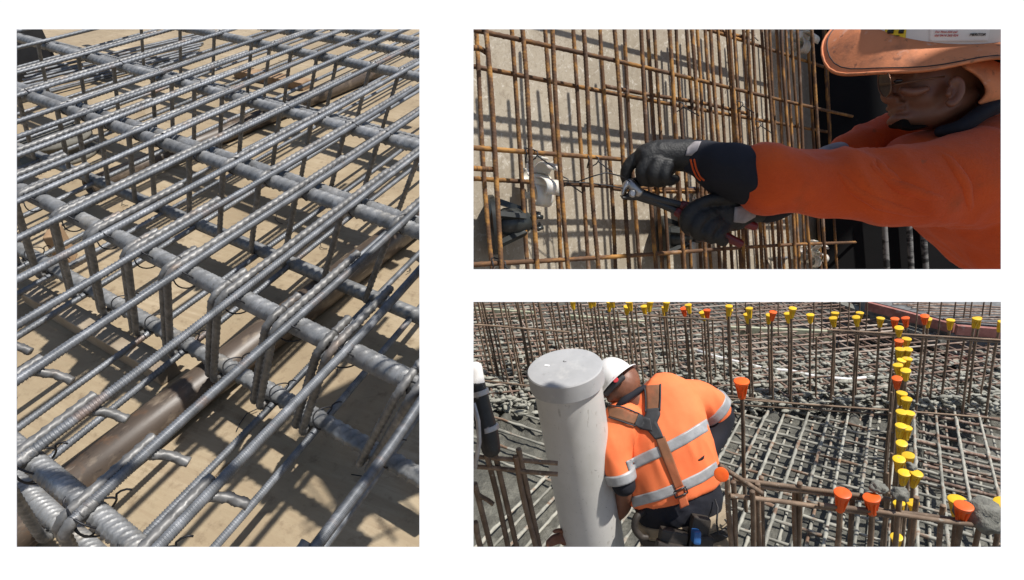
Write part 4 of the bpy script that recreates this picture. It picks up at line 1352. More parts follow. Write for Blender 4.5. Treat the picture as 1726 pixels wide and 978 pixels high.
def mat_lines(root, meshes, d, lines, lift, r=1.0, ylim=(470, 1080), xlim=(750, 1790), pitch=None):
    """bars along d through the slab points in lines, clipped to the platform"""
    for p in lines:
        lo = hi = 0.0
        st = 0.06
        def inside(q):
            x, y, z = proj(q)
            return z > 1.0 and xlim[0] < x < xlim[1] and ylim[0] < y < ylim[1]
        if not inside(p): continue
        while inside(p - d * (lo + st)) and lo < 6: lo += st
        while inside(p + d * (hi + st)) and hi < 6: hi += st
        if lo + hi < 0.15: continue
        a = p - d * lo + N3 * (lift + rnd.uniform(-0.006, 0.006)); L = lo + hi
        dd = (d + VRp * rnd.uniform(-0.008, 0.008) + VC * rnd.uniform(-0.008, 0.008)).normalized()
        m = frame(a, dd, N3) @ Matrix.Diagonal((r, r, L / 4.0, 1))
        obj('mat_bar', meshes[rnd.randrange(len(meshes))], None, root, m)

front = empty('bar_mat', on_slab(1350, 800), 'concrete splashed square bar mat over the wet concrete in front', 'rebar mat')
# bars running away from the camera
xs = (1239, 1291, 1338, 1391, 1440, 1500, 1545, 1595, 1645, 1700, 1190, 1140, 1085, 1030, 980, 930, 875, 820)
mat_lines(front, MUD, VC, [on_slab(x, 915) for x in xs], 0.045, 1.0, (688, 1080))
mat_lines(front, MUD, VC, [on_slab(x + 24, 905) for x in xs], -0.015, 0.9, (690, 1080))
ys = [700, 712, 728, 745, 762, 780, 800, 822, 846, 872, 900, 934, 972]
mat_lines(front, MUD, VRp, [on_slab(1350, y) for y in ys], 0.024, 1.0, (640, 1080))
mat_lines(front, RUS, VRp, [on_slab(1640, y) for y in (706, 720, 737, 753, 771, 790, 812, 834)], 0.03, 1.25, (640, 1080), (1542, 1790))
mat_lines(front, RUS, VRp, [on_slab(1350, y) for y in (694, 722, 755)], -0.03, 0.9, (640, 1080))

back = empty('bar_mat', on_slab(1350, 600), 'rusty diagonal bar mat behind the row of capped bars', 'rebar mat')
A45 = math.radians(47)
VE = (VC * math.cos(A45) + VRp * math.sin(A45)).normalized()
VF = (VRp * math.cos(A45) - VC * math.sin(A45)).normalized()
cen = on_slab(1350, 590)
for layer, (dirv, side_v, lift, ms) in enumerate(((VE, VF, 0.12, RUS), (VF, VE, 0.10, RUS), (VE, VF, -0.06, RUS), (VF, VE, -0.08, RUS))):
    sp = 0.15 if layer < 2 else 0.19
    mat_lines(back, ms, dirv, [cen + side_v * (sp * k + 0.05 * layer) for k in range(-32, 33)], lift, 1.0 if layer < 2 else 0.9, (470, 690), (755, 1780))

# clods of wet concrete caught on the back mat
def clod(r, seed, sub=2):
    bm = bmesh.new()
    bmesh.ops.create_icosphere(bm, subdivisions=sub, radius=r)
    for v in bm.verts:
        n = noise.noise(v.co / r * 1.4 + Vector((seed, 0, 0))); n2 = noise.noise(v.co / r * 4 + Vector((0, seed, 0)))
        v.co *= 1 + 0.5 * n + 0.25 * n2
        v.co.z *= 0.7
    me = bpy.data.meshes.new('clod'); bm.to_mesh(me); bm.free()
    return me
src = [clod(1.0, s * 3.7, 2) for s in range(6)]
V, Fc = [], []
for k in range(8000):
    x = rnd.uniform(790, 1700); y = 520 + 180 * rnd.random() ** 0.55
    if x > 1240 and y < 612 - (x - 1240) * 0.02: continue
    if x > 1180 and y < 560: continue
    if x > 1545 and y < 660 and rnd.random() < 0.6: continue
    # each lump rides on one of the bars of the mat
    dirv, side_v, lf = (VE, VF, 0.13) if rnd.random() < 0.5 else (VF, VE, 0.11)
    p = on_slab(x, y)
    q = (p - cen).dot(side_v); sp = 0.15
    p = p - side_v * (q - round(q / sp) * sp) * rnd.choice((1.0, 1.0, 0.6)) + N3 * (lf * rnd.uniform(0.2, 1.05))
    r = rnd.uniform(0.007, 0.018)
    m = frame(p, dirv, N3) @ Matrix.Diagonal((r * rnd.uniform(0.8, 1.5), r * rnd.uniform(0.7, 1.2), r * rnd.uniform(1.5, 6.0), 1)) @ Matrix.Rotation(rnd.uniform(0, 6.28), 4, 'Z')
    o = len(V)
    me = src[k % 6]
    V += [m @ v.co for v in me.vertices]
    Fc += [tuple(i + o for i in f.vertices) for f in me.polygons]
cl = obj('concrete_clods', (V, Fc, True), MAT['dry_concrete'])
tag(cl, 'lumps of wet grey concrete caught on the back mat', 'concrete', kind='stuff')

# ---- rows of upright starter bars
RSB = 0.0095
UP = [bar_mesh('upright_bar', 1.0, RSB, 0.014, MAT['starter'], 9, 0.16, 4, 0.08, bow, ph) for bow, ph in ((0.004, 0), (-0.006, 0.3), (0.0, 0.6))]
def upright(root, xt, yt, yb, r=1.0, base_lift=-0.05):
    """bar whose foot stands on the slab at row yb and whose head reaches (xt, yt)"""
    xb = xt + (1330 - xt) * (yb - yt) / (2900 - yt)
    p = on_slab(xb, yb, base_lift)
    L = 0.05
    while proj(p - V3 * L)[1] > yt and L < 2.5: L += 0.004
    m = frame(p, -V3) @ Matrix.Rotation(rnd.uniform(0, 6.28), 4, 'Z') @ Matrix.Diagonal((r, r, L, 1))
    obj('upright_bar', UP[rnd.randrange(3)], None, root, m)
    return p - V3 * L
def rod(root, a, b, name='cross_bar', r=1.0):
    m = frame(a, b - a) @ Matrix.Diagonal((r, r, (b - a).length, 1))
    return obj(name, UP[rnd.randrange(3)], None, root, m)

def cap_profile():
    return ((0.010, -0.004), (0.0145, 0.0), (0.0155, 0.002), (0.0150, 0.034), (0.019, 0.046), (0.0295, 0.058), (0.031, 0.061), (0.0305, 0.065), (0.026, 0.0665), (0.004, 0.0655))
def cap_mesh(name, mat, seg=20):
    V, Fc = [], []
    pr = cap_profile()
    for (r, h) in pr:
        for j in range(seg):
            t = 2 * math.pi * j / seg
            rr = r * (1 + (0.16 if (j % 4 == 0 and 0.03 < h < 0.055) else 0))
            V.append(Vector((rr * math.cos(t), rr * math.sin(t), h)))
    for i in range(len(pr) - 1):
        for j in range(seg):
            Fc.append((i * seg + j, i * seg + (j + 1) % seg, (i + 1) * seg + (j + 1) % seg, (i + 1) * seg + j))
    Fc.append(tuple(range(seg))[::-1]); Fc.append(tuple((len(pr) - 1) * seg + j for j in range(seg)))
    # four buttress ribs under the flare
    for k in range(6):
        a = 2 * math.pi * k / 6
        c, s = math.cos(a), math.sin(a); tx, ty = -s * 0.0012, c * 0.0012
        b = len(V)
        for (r, h) in ((0.0140, 0.004), (0.0165, 0.004), (0.029, 0.058), (0.014, 0.058)):
            for sg in (1, -1):
                V.append(Vector((r * c + sg * tx, r * s + sg * ty, h)))
        Fc += [(b, b + 2, b + 4, b + 6), (b + 7, b + 5, b + 3, b + 1), (b + 2, b + 3, b + 5, b + 4), (b, b + 1, b + 3, b + 2)]
    me = mesh_of(name, (V, Fc, True), mat)
    me.set_sharp_from_angle(angle=math.radians(38))
    return me
CAPY, CAPO = cap_mesh('rebar_protector', MAT['cap_yellow']), cap_mesh('rebar_protector', MAT['cap_orange'])
def cap(p, colour, label, group, k=1.0, d=None, tilt=0.12):
    d = (-V3 if d is None else d) + RIGHT * rnd.uniform(-tilt, tilt) * 1.3 + UPC * rnd.uniform(-tilt, tilt) + BACK * rnd.uniform(-tilt, tilt)
    m = frame(p + V3 * 0.035, d) @ Matrix.Rotation(rnd.uniform(0, 6.28), 4, 'Z') @ Matrix.Diagonal((k * rnd.uniform(0.92, 1.06), k * rnd.uniform(0.92, 1.06), k * rnd.uniform(1.2, 1.4), 1))
    o = obj('rebar_protector', CAPO if colour == 'orange' else CAPY, None, None, m)
    return tag(o, label, 'rebar protector', group)
ORD = ['first', 'second', 'third', 'fourth', 'fifth', 'sixth', 'seventh', 'eighth', 'ninth', 'tenth', 'eleventh', 'twelfth', 'thirteenth', 'fourteenth', 'fifteenth', 'sixteenth', 'seventeenth', 'eighteenth', 'nineteenth', 'twentieth',
       'twenty first', 'twenty second', 'twenty third', 'twenty fourth', 'twenty fifth', 'twenty sixth', 'twenty seventh', 'twenty eighth', 'twenty ninth', 'thirtieth', 'thirty first', 'thirty second', 'thirty third', 'thirty fourth', 'thirty fifth', 'thirty sixth']

row = empty('starter_bar_row', on_slab(1300, 700), 'long row of upright rusty starter bars across the pour', 'starter bars')
heads = [(966, 515, 'y'), (995, 513, 'y'), (1001, 510, 'y'), (1026, 519, 'y'), (1033, 512, 'y'), (1056, 524, 'y'), (1063, 517, 'y'), (1087, 525, 'y'), (1094, 519, 'y'), (1119, 527, 'y'), (1122, 519, 'y'), (1154, 527, 'o'), (1162, 522, 'y'),
         (1187, 534, 'y'), (1192, 531, 'o'), (1227, 532, 'y'), (1228, 526, 'y'), (1261, 539, 'y'), (1264, 530, 'y'), (1295, 540, 'y'), (1301, 534, 'o'), (1329, 538, 'y'), (1334, 530, 'y'), (1366, 539, 'y'),
         (1406, 545, 'y'), (1407, 536, 'y'), (1445, 544, 'y'), (1448, 536, 'y'), (1483, 545, 'y'), (1564, 546, 'y'), (1559, 540, 'o'), (1601, 550, 'y'), (1642, 546, 'y'), (1649, 547, 'y'), (1684, 553, 'y')]
for i, (x, y, c) in enumerate(heads):
    top = upright(row, x, y, 700 + (x - 1300) * 0.03 - (12 if i % 2 else 0))
    col = 'orange' if c == 'o' else 'yellow'
    cap(top, col, col + ' plastic cap, ' + ORD[i] + ' from the left along the back row of bars', 'caps on the back row', 1.0)
for x in (804, 812, 826, 840, 848, 868, 878, 897, 906, 928, 938, 955, 972):
    upright(row, x, 500, 660 + rnd.uniform(-14, 14), rnd.uniform(0.9, 1.1))
for k in range(34):
    x = 800 + k * 13.5 + rnd.uniform(-5, 5)
    upright(row, x, 505 + rnd.uniform(-3, 26) + max(0, x - 960) * 0.09, 655 + rnd.uniform(-18, 18), rnd.uniform(0.75, 0.95))
for x in (1055, 1122, 1159, 1262, 1376, 1520, 1580, 1625, 1668):
    upright(row, x, rnd.uniform(560, 575), 694, 0.8)
for (x0, y0, x1, y1) in ((1085, 532, 1225, 541), (1395, 556, 1690, 574), (1395, 560, 1690, 578), (1195, 664, 1400, 688), (1195, 669, 1690, 706), (800, 548, 960, 560), (1190, 678, 1500, 700), (800, 640, 900, 652)):
    def at_row(x, y):
        yb = 700 + (x - 1300) * 0.03
        xb = x + (1330 - x) * (yb - y) / (2900 - y)
        p = on_slab(xb, yb); L = 0.0
        while proj(p - V3 * L)[1] > y and L < 2: L += 0.004
        return p - V3 * L
    rod(row, at_row(x0, y0), at_row(x1, y1), 'cross_bar', 0.85)

col_row = empty('starter_bar_row', on_slab(1520, 800), 'double line of upright bars with stacked yellow caps running towards the camera', 'starter bars')
line = [(1508, 547, 'o'), (1528, 545, 'o'), (1515, 561, 'y'), (1527, 580, 'y'), (1514, 584, 'o'), (1516, 599, 'y'), (1528, 599, 'y'), (1515, 616, 'y'), (1528, 616, 'y'), (1516, 627, 'y'), (1527, 634, 'y'), (1512, 648, 'o'),
        (1518, 675, 'y'), (1527, 683, 'y'), (1517, 707, 'y'), (1529, 708, 'y'), (1516, 731, 'y'), (1527, 733, 'y'), (1517, 758, 'y'), (1515, 786, 'y'), (1532, 782, 'y'), (1522, 808, 'y'), (1539, 812, 'y'), (1519, 858, 'y'), (1541, 856, 'y'), (1512, 914, 'y')]
for i, (x, y, c) in enumerate(line):
    yb = min(1060, 706 + (y - 545) * 1.02)
    top = upright(col_row, x, y, yb)
    col = 'orange' if c == 'o' else 'yellow'
    cap(top, col, col + ' plastic cap, ' + ORD[i] + ' from the back in the line running to the camera', 'caps on the line running to the camera', 1.0 if y < 820 else 0.85)
for k in range(9):
    upright(col_row, 1500 + rnd.uniform(-8, 14), 560 + k * 34, 712 + k * 36, 0.85)

# ---- front cage with rails and big orange caps
fcage = empty('front_cage', on_slab(1350, 980), 'low cage of dark rusty posts and rails along the front edge', 'rebar cage')
def at_depth(x, y, z): return P(x, y, z)
def post(root, x, y, z, yb=1000, r=1.0):
    p = P(x, y, z); L = 0.05
    while proj(p + V3 * L)[1] < yb and L < 2: L += 0.01
    m = frame(p, V3) @ Matrix.Diagonal((r, r, L, 1))
    obj('post', UP[rnd.randrange(3)], None, root, m)
    return p
zf = 2.25
for x, y in ((1277, 815), (1283, 804), (1340, 822), (1348, 814), (1437, 836), (1268, 828), (1516, 842), (1545, 838), (1590, 852), (1655, 858), (1226, 806), (1236, 812)):
    post(fcage, x, y, zf + rnd.uniform(-0.03, 0.05), 1010, 1.05)
for (x0, y0, x1, y1, z0, z1) in ((1236, 808, 1500, 842, zf + 0.05, zf), (1230, 836, 1500, 870, zf, zf), (1380, 851, 1700, 893, zf - 0.02, zf - 0.05), (1490, 862, 1700, 888, zf, zf), (1236, 812, 1470, 842, zf + 0.06, zf + 0.02), (1212, 784, 1285, 832, zf + 0.02, zf + 0.01)):
    rod(fcage, P(x0, y0, z0), P(x1, y1, z1), 'rail', 1.0)
for (x, y, lab) in ((1416, 849, 'big orange cap on the front rail, left of the pair'), (1471, 855, 'big orange cap smeared with grey concrete on the front rail'), (1621, 868, 'big orange cap in front of a yellow one near the concrete lump')):
    p = post(fcage, x, y, zf - 0.03, 1010, 1.1)
    cap(p, 'orange', lab, None, 1.02, None, 0.05)
p = post(fcage, 1614, 862, zf + 0.1, 1010); cap(p, 'yellow', 'yellow cap half hidden behind the big orange cap at right', None, 1.05)
p = post(fcage, 1688, 866, zf, 1010); cap(p, 'yellow', 'yellow cap cut by the right edge at the front', None, 1.1)
p = post(fcage, 1250, 660, 2.75, 860, 1.0); cap(p, 'orange', 'tall orange cap standing alone right of the bent worker', None, 1.2, None, 0.03)
p = P(1214, 782, zf + 0.02); cap(p, 'orange', 'orange cap seen end on beside the worker at his hip', None, 0.95, (BACK * 0.9 - RIGHT * 0.3 + UPC * 0.1), 0.02)
# left part of the front cage
lcage = empty('front_cage', on_slab(860, 980), 'short cage of rusty posts and two rails left of the white pipe', 'rebar cage')
zl = 2.1
for x, y in ((819, 762), (830, 746), (869, 769), (874, 757), (800, 815), (801, 880)):
    post(lcage, x, y, zl, 1010, 1.1)
for (x0, y0, x1, y1) in ((780, 768, 940, 781), (780, 786, 940, 800), (800, 826, 832, 850)):
    rod(lcage, P(x0, y0, zl + 0.02), P(x1, y1, zl + 0.02), 'rail', 0.9)

# paste lumps on the caps and rail
def lump(px, py, z, r, label, seed):
    me = clod(r, seed, 3); me.polygons.foreach_set('use_smooth', [True] * len(me.polygons))
    me.materials.append(MAT['grey_paste'])
    o = obj('concrete_lump', me, None, None, Matrix.Translation(P(px, py, z)))
    return tag(o, label, 'concrete lump')
lump(1481, 822, zf - 0.03, 0.028, 'grey concrete splat on the second big orange cap', 2.0)
lump(1517, 832, zf - 0.04, 0.03, 'grey concrete splat on the lowest pair of yellow caps', 5.0)
lump(1536, 786, zf + 0.15, 0.02, 'small grey concrete splat on a yellow cap in the line', 9.0)
lump(1655, 868, zf - 0.02, 0.075, 'round rough grey concrete lump on the front rail at right', 12.0)
# white hose through the back mat
hz = [on_slab(x, y, 0.1) for x, y in ((1170, 590), (1205, 601), (1245, 611), (1290, 622), (1335, 626), (1370, 634), (1430, 640), (1470, 636))]
o = obj('white_hose', sweep(hz, 0.018, 12), MAT['helmet_white']); tag(o, 'white plastic hose lying under the diagonal bars', 'hose')
# ---- edge boards and formwork at the back
def board_between(name, label, cat, pa, pb, h, t, mat, lift=0.0):
    d = (pb - pa); L = d.length; d.normalize(); s = N3.cross(d).normalized()
    m = Matrix((s, d, N3)).transposed().to_4x4(); m.translation = (pa + pb) / 2 + N3 * (h / 2 + lift)
    o = obj(name, box_vf(t, L, h, 0.004), mat, None, m)
    return tag(o, label, cat)
board_between('edge_board', 'pale green weathered timber edge board at the back left', 'timber', on_slab(785, 532, 0.02), on_slab(900, 540, 0.02), 0.12, 0.05, MAT['form_timber'])
board_between('edge_board', 'pale green timber edge board behind the middle yellow caps', 'timber', on_slab(960, 546, 0.02), on_slab(1090, 556, 0.02), 0.12, 0.05, MAT['form_timber'])
board_between('edge_board', 'greenish timber edge board behind the right hand yellow caps', 'timber', on_slab(1230, 566, 0.02), on_slab(1403, 574, 0.02), 0.12, 0.05, MAT['form_timber'])
def edge_pt(x, y, lift): return on_slab(x, y, 0.30) + N3 * (lift - 0.30) - VC * 0.06
board_between('form_beam', 'long red brown steel form beam slanting behind the bars', 'beam', edge_pt(1462, 507, 0.20), edge_pt(1608, 544, 0.20), 0.105, 0.06, MAT['red_steel'])
board_between('form_beam', 'upper red brown steel form beam at the right edge', 'beam', edge_pt(1612, 546, 0.20), edge_pt(1745, 556, 0.20), 0.105, 0.06, MAT['red_steel'])
board_between('form_beam', 'lower red brown steel form beam at the right edge', 'beam', edge_pt(1604, 546, -0.13), edge_pt(1745, 556, -0.13), 0.09, 0.07, MAT['red_steel'])
board_between('form_panel', 'dark grey form panel between the two red beams', 'formwork', edge_pt(1606, 546, -0.04) + VC * 0.03, edge_pt(1745, 556, -0.04) + VC * 0.03, 0.24, 0.03, MAT['grey_form'])
board_between('concrete_kerb', 'pale grey concrete kerb slanting behind the capped bars', 'kerb', on_slab(1385, 512, 0.02), on_slab(1590, 590, 0.02), 0.12, 0.14, MAT['grey_paste'])
c4 = [on_slab(x, y, 0.30) for x, y in ((1460, 506), (1610, 543), (1760, 555), (1760, 470), (1440, 470))]
o = obj('finished_slab', ([p - N3 * 0.2 for p in c4] + c4, [(4, 3, 2, 1, 0), (5, 6, 7, 8, 9)] + [(i, (i + 1) % 5, (i + 1) % 5 + 5, i + 5) for i in range(5)]), MAT['grey_form']); tag(o, 'grey finished slab beyond the red formwork at the back right', 'slab', kind='structure')

RODW = ('topmost', 'second', 'third', 'fourth', 'fifth', 'sixth', 'seventh', 'eighth', 'ninth', 'lowest')
for i in range(10):
    y = 509 + i * 3.4
    x0 = 1500 + i * 11 + rnd.uniform(-10, 10)
    a, b = on_slab(x0, y + rnd.uniform(-2, 2), 0.32), on_slab(x0 + rnd.uniform(110, 190), y + rnd.uniform(1, 12), 0.33)
    o = obj('loose_bar', RUS[i % 2], None, None, frame(a, b - a, N3) @ Matrix.Diagonal((0.9, 0.9, (b - a).length / 4.0, 1)))
    tag(o, RODW[i] + ' rusty bar lying loose on the grey slab at the back right', 'rebar', 'loose bars on the finished slab')
far_row = empty('starter_bar_row', on_slab(1500, 600), 'thin upright bars standing against the red formwork at the back', 'starter bars')
for x in (1372, 1386, 1402, 1416, 1432, 1450, 1462, 1548, 1568, 1588, 1612, 1628, 1640, 1660, 1672, 1696, 1240, 1256, 1280, 1312):
    upright(far_row, x, 498 + rnd.uniform(-4, 10), 610 + rnd.uniform(-12, 12), 0.75, -0.2)
# ---- big grey white pipe with its cap
MAT['pvc'] = material('pvc', [(0.3, (0.50, 0.485, 0.455)), (0.7, (0.58, 0.565, 0.535))], 4, 0.45, patches=[(5, 0.52, 0.72, (0.40, 0.38, 0.33), 0.5, (1, 1, 0.5)), (40, 0.64, 0.70, (0.30, 0.28, 0.24), 0.6, (1, 1, 0.4)), (90, 0.66, 0.70, (0.2, 0.19, 0.17), 0.7, (1, 1, 1))])
MAT['pvc_cap'] = material('pvc_cap', [(0.3, (0.36, 0.36, 0.36)), (0.7, (0.44, 0.44, 0.44))], 6, 0.5, patches=[(14, 0.55, 0.7, (0.52, 0.51, 0.49), 0.6), (30, 0.64, 0.72, (0.24, 0.23, 0.22), 0.5)])
ZP = 2.4
pt0 = P(952, 622, ZP)
pipe = empty('plastic_pipe', pt0 + V3 * 1.7, 'thick pale grey plastic pipe with flat cap standing in front of the worker', 'pipe')
kk = ZP / F
disc_part('pipe', pt0, V3, ((0.058 / 0.058 * 58 * kk - 0.006, 0.02), (58 * kk, 0.02), (58 * kk, 1.7), (58 * kk - 0.006, 1.7)), MAT['pvc'], pipe, 64)
cp = disc_part('cap', pt0 - V3 * 0.012, V3, ((1e-4, 0.0), (58 * kk, 0.0), (62.5 * kk, 0.002), (64 * kk, 0.007), (64 * kk, 0.078), (63 * kk, 0.080), (58.2 * kk, 0.080)), MAT['pvc_cap'], pipe, 64)
ft = frame(pt0 - V3 * 0.0135, -V3)
stk = pt0 - V3 * 0.0128
e1 = (VRp - V3 * VRp.dot(V3)).normalized(); e2 = V3.cross(e1).normalized()
a = hit(922, 616, stk, V3)
obj('sticker', hexa([a - e1 * 0.012 - e2 * 0.006, a + e1 * 0.012 - e2 * 0.006, a + e1 * 0.012 + e2 * 0.006, a - e1 * 0.012 + e2 * 0.006] + [q - V3 * 0.0006 for q in (a - e1 * 0.012 - e2 * 0.006, a + e1 * 0.012 - e2 * 0.006, a + e1 * 0.012 + e2 * 0.006, a - e1 * 0.012 + e2 * 0.006)]), MAT['label_white'], cp)
a = hit(952, 609, stk, V3)
obj('moulded_mark', sweep([a + e1 * 0.007 * math.cos(k) + e2 * 0.005 * math.sin(k) for k in [i * 0.4 for i in range(11)]], 0.0012, 6), MAT['print_black'], cp)

# ---- concrete hose with taped joint at the left
MAT['hose_black'] = material('hose_black', [(0.3, (0.008, 0.008, 0.008)), (0.66, (0.02, 0.02, 0.02)), (0.72, (0.25, 0.24, 0.22))], 30, 0.5)
MAT['tape_silver'] = material('tape_silver', [(0.3, (0.34, 0.34, 0.35)), (0.7, (0.5, 0.5, 0.5))], 30, 0.4, 0.3)
hs = empty('pump_hose', P(828, 790, 2.0), 'black hose with silver tape bands and a white end at the left edge', 'hose')
zz = 1.95
put_mesh('hose', mesh_of('hose', loft([(803, 648, zz, 15, 0.03), (812, 690, zz, 17, 0.034), (822, 730, zz, 18, 0.036), (828, 758, zz, 16, 0.032)], 20)), MAT['hose_black'], hs)
put_mesh('end_piece', mesh_of('end_piece', loft([(800, 620, zz, 13, 0.026), (804, 650, zz, 14, 0.028)], 20)), MAT['helmet_white'], hs)
for x, y in ((807, 662), (822, 722)):
    put_mesh('tape_band', mesh_of('tape_band', loft([(x - 1, y - 4, zz, 17.5 if y < 700 else 19, 0.036), (x + 1, y + 4, zz, 17.5 if y < 700 else 19, 0.037)], 20, False)), MAT['tape_silver'], hs)
put_mesh('thin_line', mesh_of('thin_line', sweep([P(798, 680, 1.9), P(806, 710, 1.9), P(808, 745, 1.9), P(800, 790, 1.9)], 0.008, 10)), MAT['tape_silver'], hs)
# ------------------------------------------------------------------ the worker bent over the pour, seen from behind
MAT['hivis'] = material('hivis', [(0.3, (0.84, 0.17, 0.05)), (0.7, (0.92, 0.215, 0.07))], 6, 0.8, bump=0.2, bscale=240, bdist=0.002, patches=[(4, 0.62, 0.78, (0.70, 0.13, 0.04), 0.5)])
MAT['silver_tape'] = material('silver_tape', [(0.3, (0.27, 0.275, 0.28)), (0.7, (0.42, 0.425, 0.43))], 18, 0.5, 0.1, bump=0.3, bscale=60, bdist=0.003, patches=[(16, 0.58, 0.7, (0.34, 0.35, 0.36), 0.6)])
MAT['strap_brown'] = material('strap_brown', [(0.3, (0.13, 0.06, 0.03)), (0.7, (0.26, 0.11, 0.05))], 8, 0.8, bump=0.3, bscale=200, bdist=0.002, patches=[(5, 0.5, 0.65, (0.42, 0.11, 0.04), 0.6)])
MAT['strap_orange'] = material('strap_orange', [(0.3, (0.42, 0.09, 0.03)), (0.7, (0.56, 0.14, 0.05))], 12, 0.8)
MAT['black_web'] = material('black_web', [(0.3, (0.018, 0.018, 0.02)), (0.7, (0.04, 0.042, 0.046))], 16, 0.7, bump=0.3, bscale=90, bdist=0.002)
MAT['leather'] = material('leather', [(0.3, (0.018, 0.014, 0.011)), (0.7, (0.05, 0.04, 0.032))], 12, 0.6, bump=0.3, bscale=50, bdist=0.003)
MAT['khaki'] = material('khaki', [(0.3, (0.22, 0.17, 0.11)), (0.7, (0.32, 0.255, 0.175))], 10, 0.85, bump=0.25, bscale=160, bdist=0.002)
MAT['blue_plastic'] = material('blue_plastic', [(0.3, (0.02, 0.09, 0.28)), (0.7, (0.03, 0.13, 0.36))], 10, 0.4)

ZS = 1.12
w2 = empty('person', on_slab(1165, 1010), 'worker in orange shirt with silver bands and harness bent over, seen from behind', 'person')
Zb = 2.32
body = fuse('body', [
    ellipsoid(1047, 648, 2.33, 31, 36, 0.085, -0.35),
    loft([(1052, 660, 2.33, 26, 0.06), (1066, 672, 2.33, 27, 0.062), (1085, 690, 2.34, 40, 0.075)]),
    ellipsoid(1071, 633, 2.30, 4.5, 9, 0.016, 0.3), ellipsoid(1029, 673, 2.29, 7, 6, 0.014, 0.4),
    loft([(1085, 690, 2.38, 40, 0.06), (1110, 760, 2.36, 55, 0.08), (1145, 870, 2.36, 50, 0.08)]),
    loft([(1045, 800, 2.25, 16, 0.04), (1052, 830, 2.28, 15, 0.036), (1046, 858, 2.36, 14, 0.034), (1010, 882, 2.42, 13, 0.03), (966, 902, 2.42, 11, 0.028)]),
    loft([(966, 902, 2.42, 11, 0.022), (948, 908, 2.40, 12, 0.02)]),
] + [loft([(946, 902 + 4 * k - 2, 2.395, 4, 0.010), (932, 905 + 4 * k, 2.37, 3.6, 0.009), (922, 914 + 3 * k, 2.35, 3.2, 0.008)], 10) for k in range(4)]
  + [loft([(956, 898, 2.40, 4.5, 0.011), (944, 894, 2.37, 4, 0.010), (934, 896, 2.35, 3.5, 0.009)], 10)], 0.0055, 4)
put_mesh('body', body, MAT['skin_tan'], w2)
shirt2 = fuse('shirt', [
    loft([(1076, 664, 2.36, 46, 0.085), (1102, 690, 2.34, 75, 0.108), (1114, 735, 2.31, 79, 0.116), (1126, 785, 2.30, 78, 0.118), (1134, 818, 2.30, 77, 0.122), (1137, 828, 2.30, 75, 0.120)], 32, False),
    loft([(1118, 680, 2.36, 36, 0.09), (1160, 674, 2.38, 34, 0.085), (1190, 680, 2.40, 29, 0.07), (1206, 692, 2.41, 26, 0.06)], 22),
    loft([(1052, 705, 2.30, 34, 0.09), (1036, 745, 2.25, 28, 0.075), (1040, 780, 2.23, 24, 0.06), (1046, 804, 2.22, 21, 0.052)], 22),
], 0.007, 4, 0.013, 8.0, (RIGHT * 0.35 - UPC * 0.9).normalized(), 5.2)
SB2 = bvh_of(shirt2)
put_mesh('shirt', shirt2, MAT['hivis'], w2)
# collar
put_mesh('collar', mesh_of('collar', loft([(1036, 692, 2.27, 4, 0.014), (1050, 677, 2.252, 6, 0.012), (1068, 663, 2.262, 6, 0.012), (1086, 653, 2.29, 4, 0.014)], 14)), MAT['navy_cloth'], w2)
# navy tail of the shirt, sleeves' navy ends
tail = fuse('shirt_tail', [loft([(1128, 806, 2.31, 78, 0.122), (1140, 838, 2.31, 73, 0.121), (1146, 856, 2.31, 72, 0.120), (1149, 864, 2.31, 70, 0.118)], 28)], 0.008, 3, 0.009, 12, None, 2.0)
put_mesh('shirt_tail', tail, MAT['navy_cloth'], w2)
sl = fuse('sleeve_end', [loft([(1204, 690, 2.41, 25, 0.058), (1216, 704, 2.41, 22, 0.055), (1206, 730, 2.39, 21, 0.05), (1190, 760, 2.35, 19, 0.045), (1180, 785, 2.32, 17, 0.04)], 18)], 0.006, 3)
put_mesh('sleeve_end', sl, MAT['navy_cloth'], w2)
sl = fuse('sleeve_end', [loft([(1047, 802, 2.22, 22, 0.05), (1052, 820, 2.215, 20, 0.048)], 18)], 0.006, 2)
put_mesh('sleeve_end', sl, MAT['navy_cloth'], w2)
put_mesh('silver_band', mesh_of('silver_band', loft([(1196, 684, 2.405, 34, 0.078), (1207, 694, 2.41, 32, 0.074)], 24, False)), MAT['silver_tape'], w2)
put_mesh('silver_band', mesh_of('silver_band', loft([(1043, 793, 2.22, 28, 0.066), (1048, 809, 2.22, 26, 0.062)], 24, False)), MAT['silver_tape'], w2)
# reflective bands and harness, lying on the shirt
drape('silver_band', SB2, [(1054, 778), (1078, 766), (1120, 747), (1155, 728), (1190, 706)], [(1060, 796), (1084, 784), (1126, 765), (1161, 746), (1197, 724)], MAT['silver_tape'], w2, 0.003, 0.002, 28, 5)
drape('silver_band', SB2, [(1064, 838), (1105, 827), (1145, 812), (1180, 795), (1206, 778)], [(1068, 855), (1110, 844), (1150, 829), (1186, 812), (1212, 795)], MAT['silver_tape'], w2, 0.003, 0.002, 28, 5)
def strap(name, e1, e2, mat, lift=0.007, thick=0.004):
    return drape(name, SB2, e1, e2, mat, w2, lift, thick, 20, 6)
strap('harness_strap', [(1088, 651), (1090, 675), (1090, 694)], [(1112, 649), (1112, 672), (1111, 691)], MAT['strap_brown'])
strap('harness_strap', [(1026, 686), (1050, 690), (1074, 700)], [(1028, 704), (1048, 710), (1068, 716)], MAT['strap_brown'])
for pts in ([(1087, 651), (1089, 675), (1089, 696)], [(1113, 649), (1113, 672), (1112, 693)], [(1026, 685), (1050, 688), (1075, 699)], [(1028, 705), (1048, 711), (1068, 718)]):
    q = [onto(SB2, *poly_at(pts, i / 14), 0.009) for i in range(15)]
    q = [v for v in q if v is not None]
    if len(q) > 3: obj('strap_edge', sweep(q, 0.004, 6), MAT['black_web'], w2)
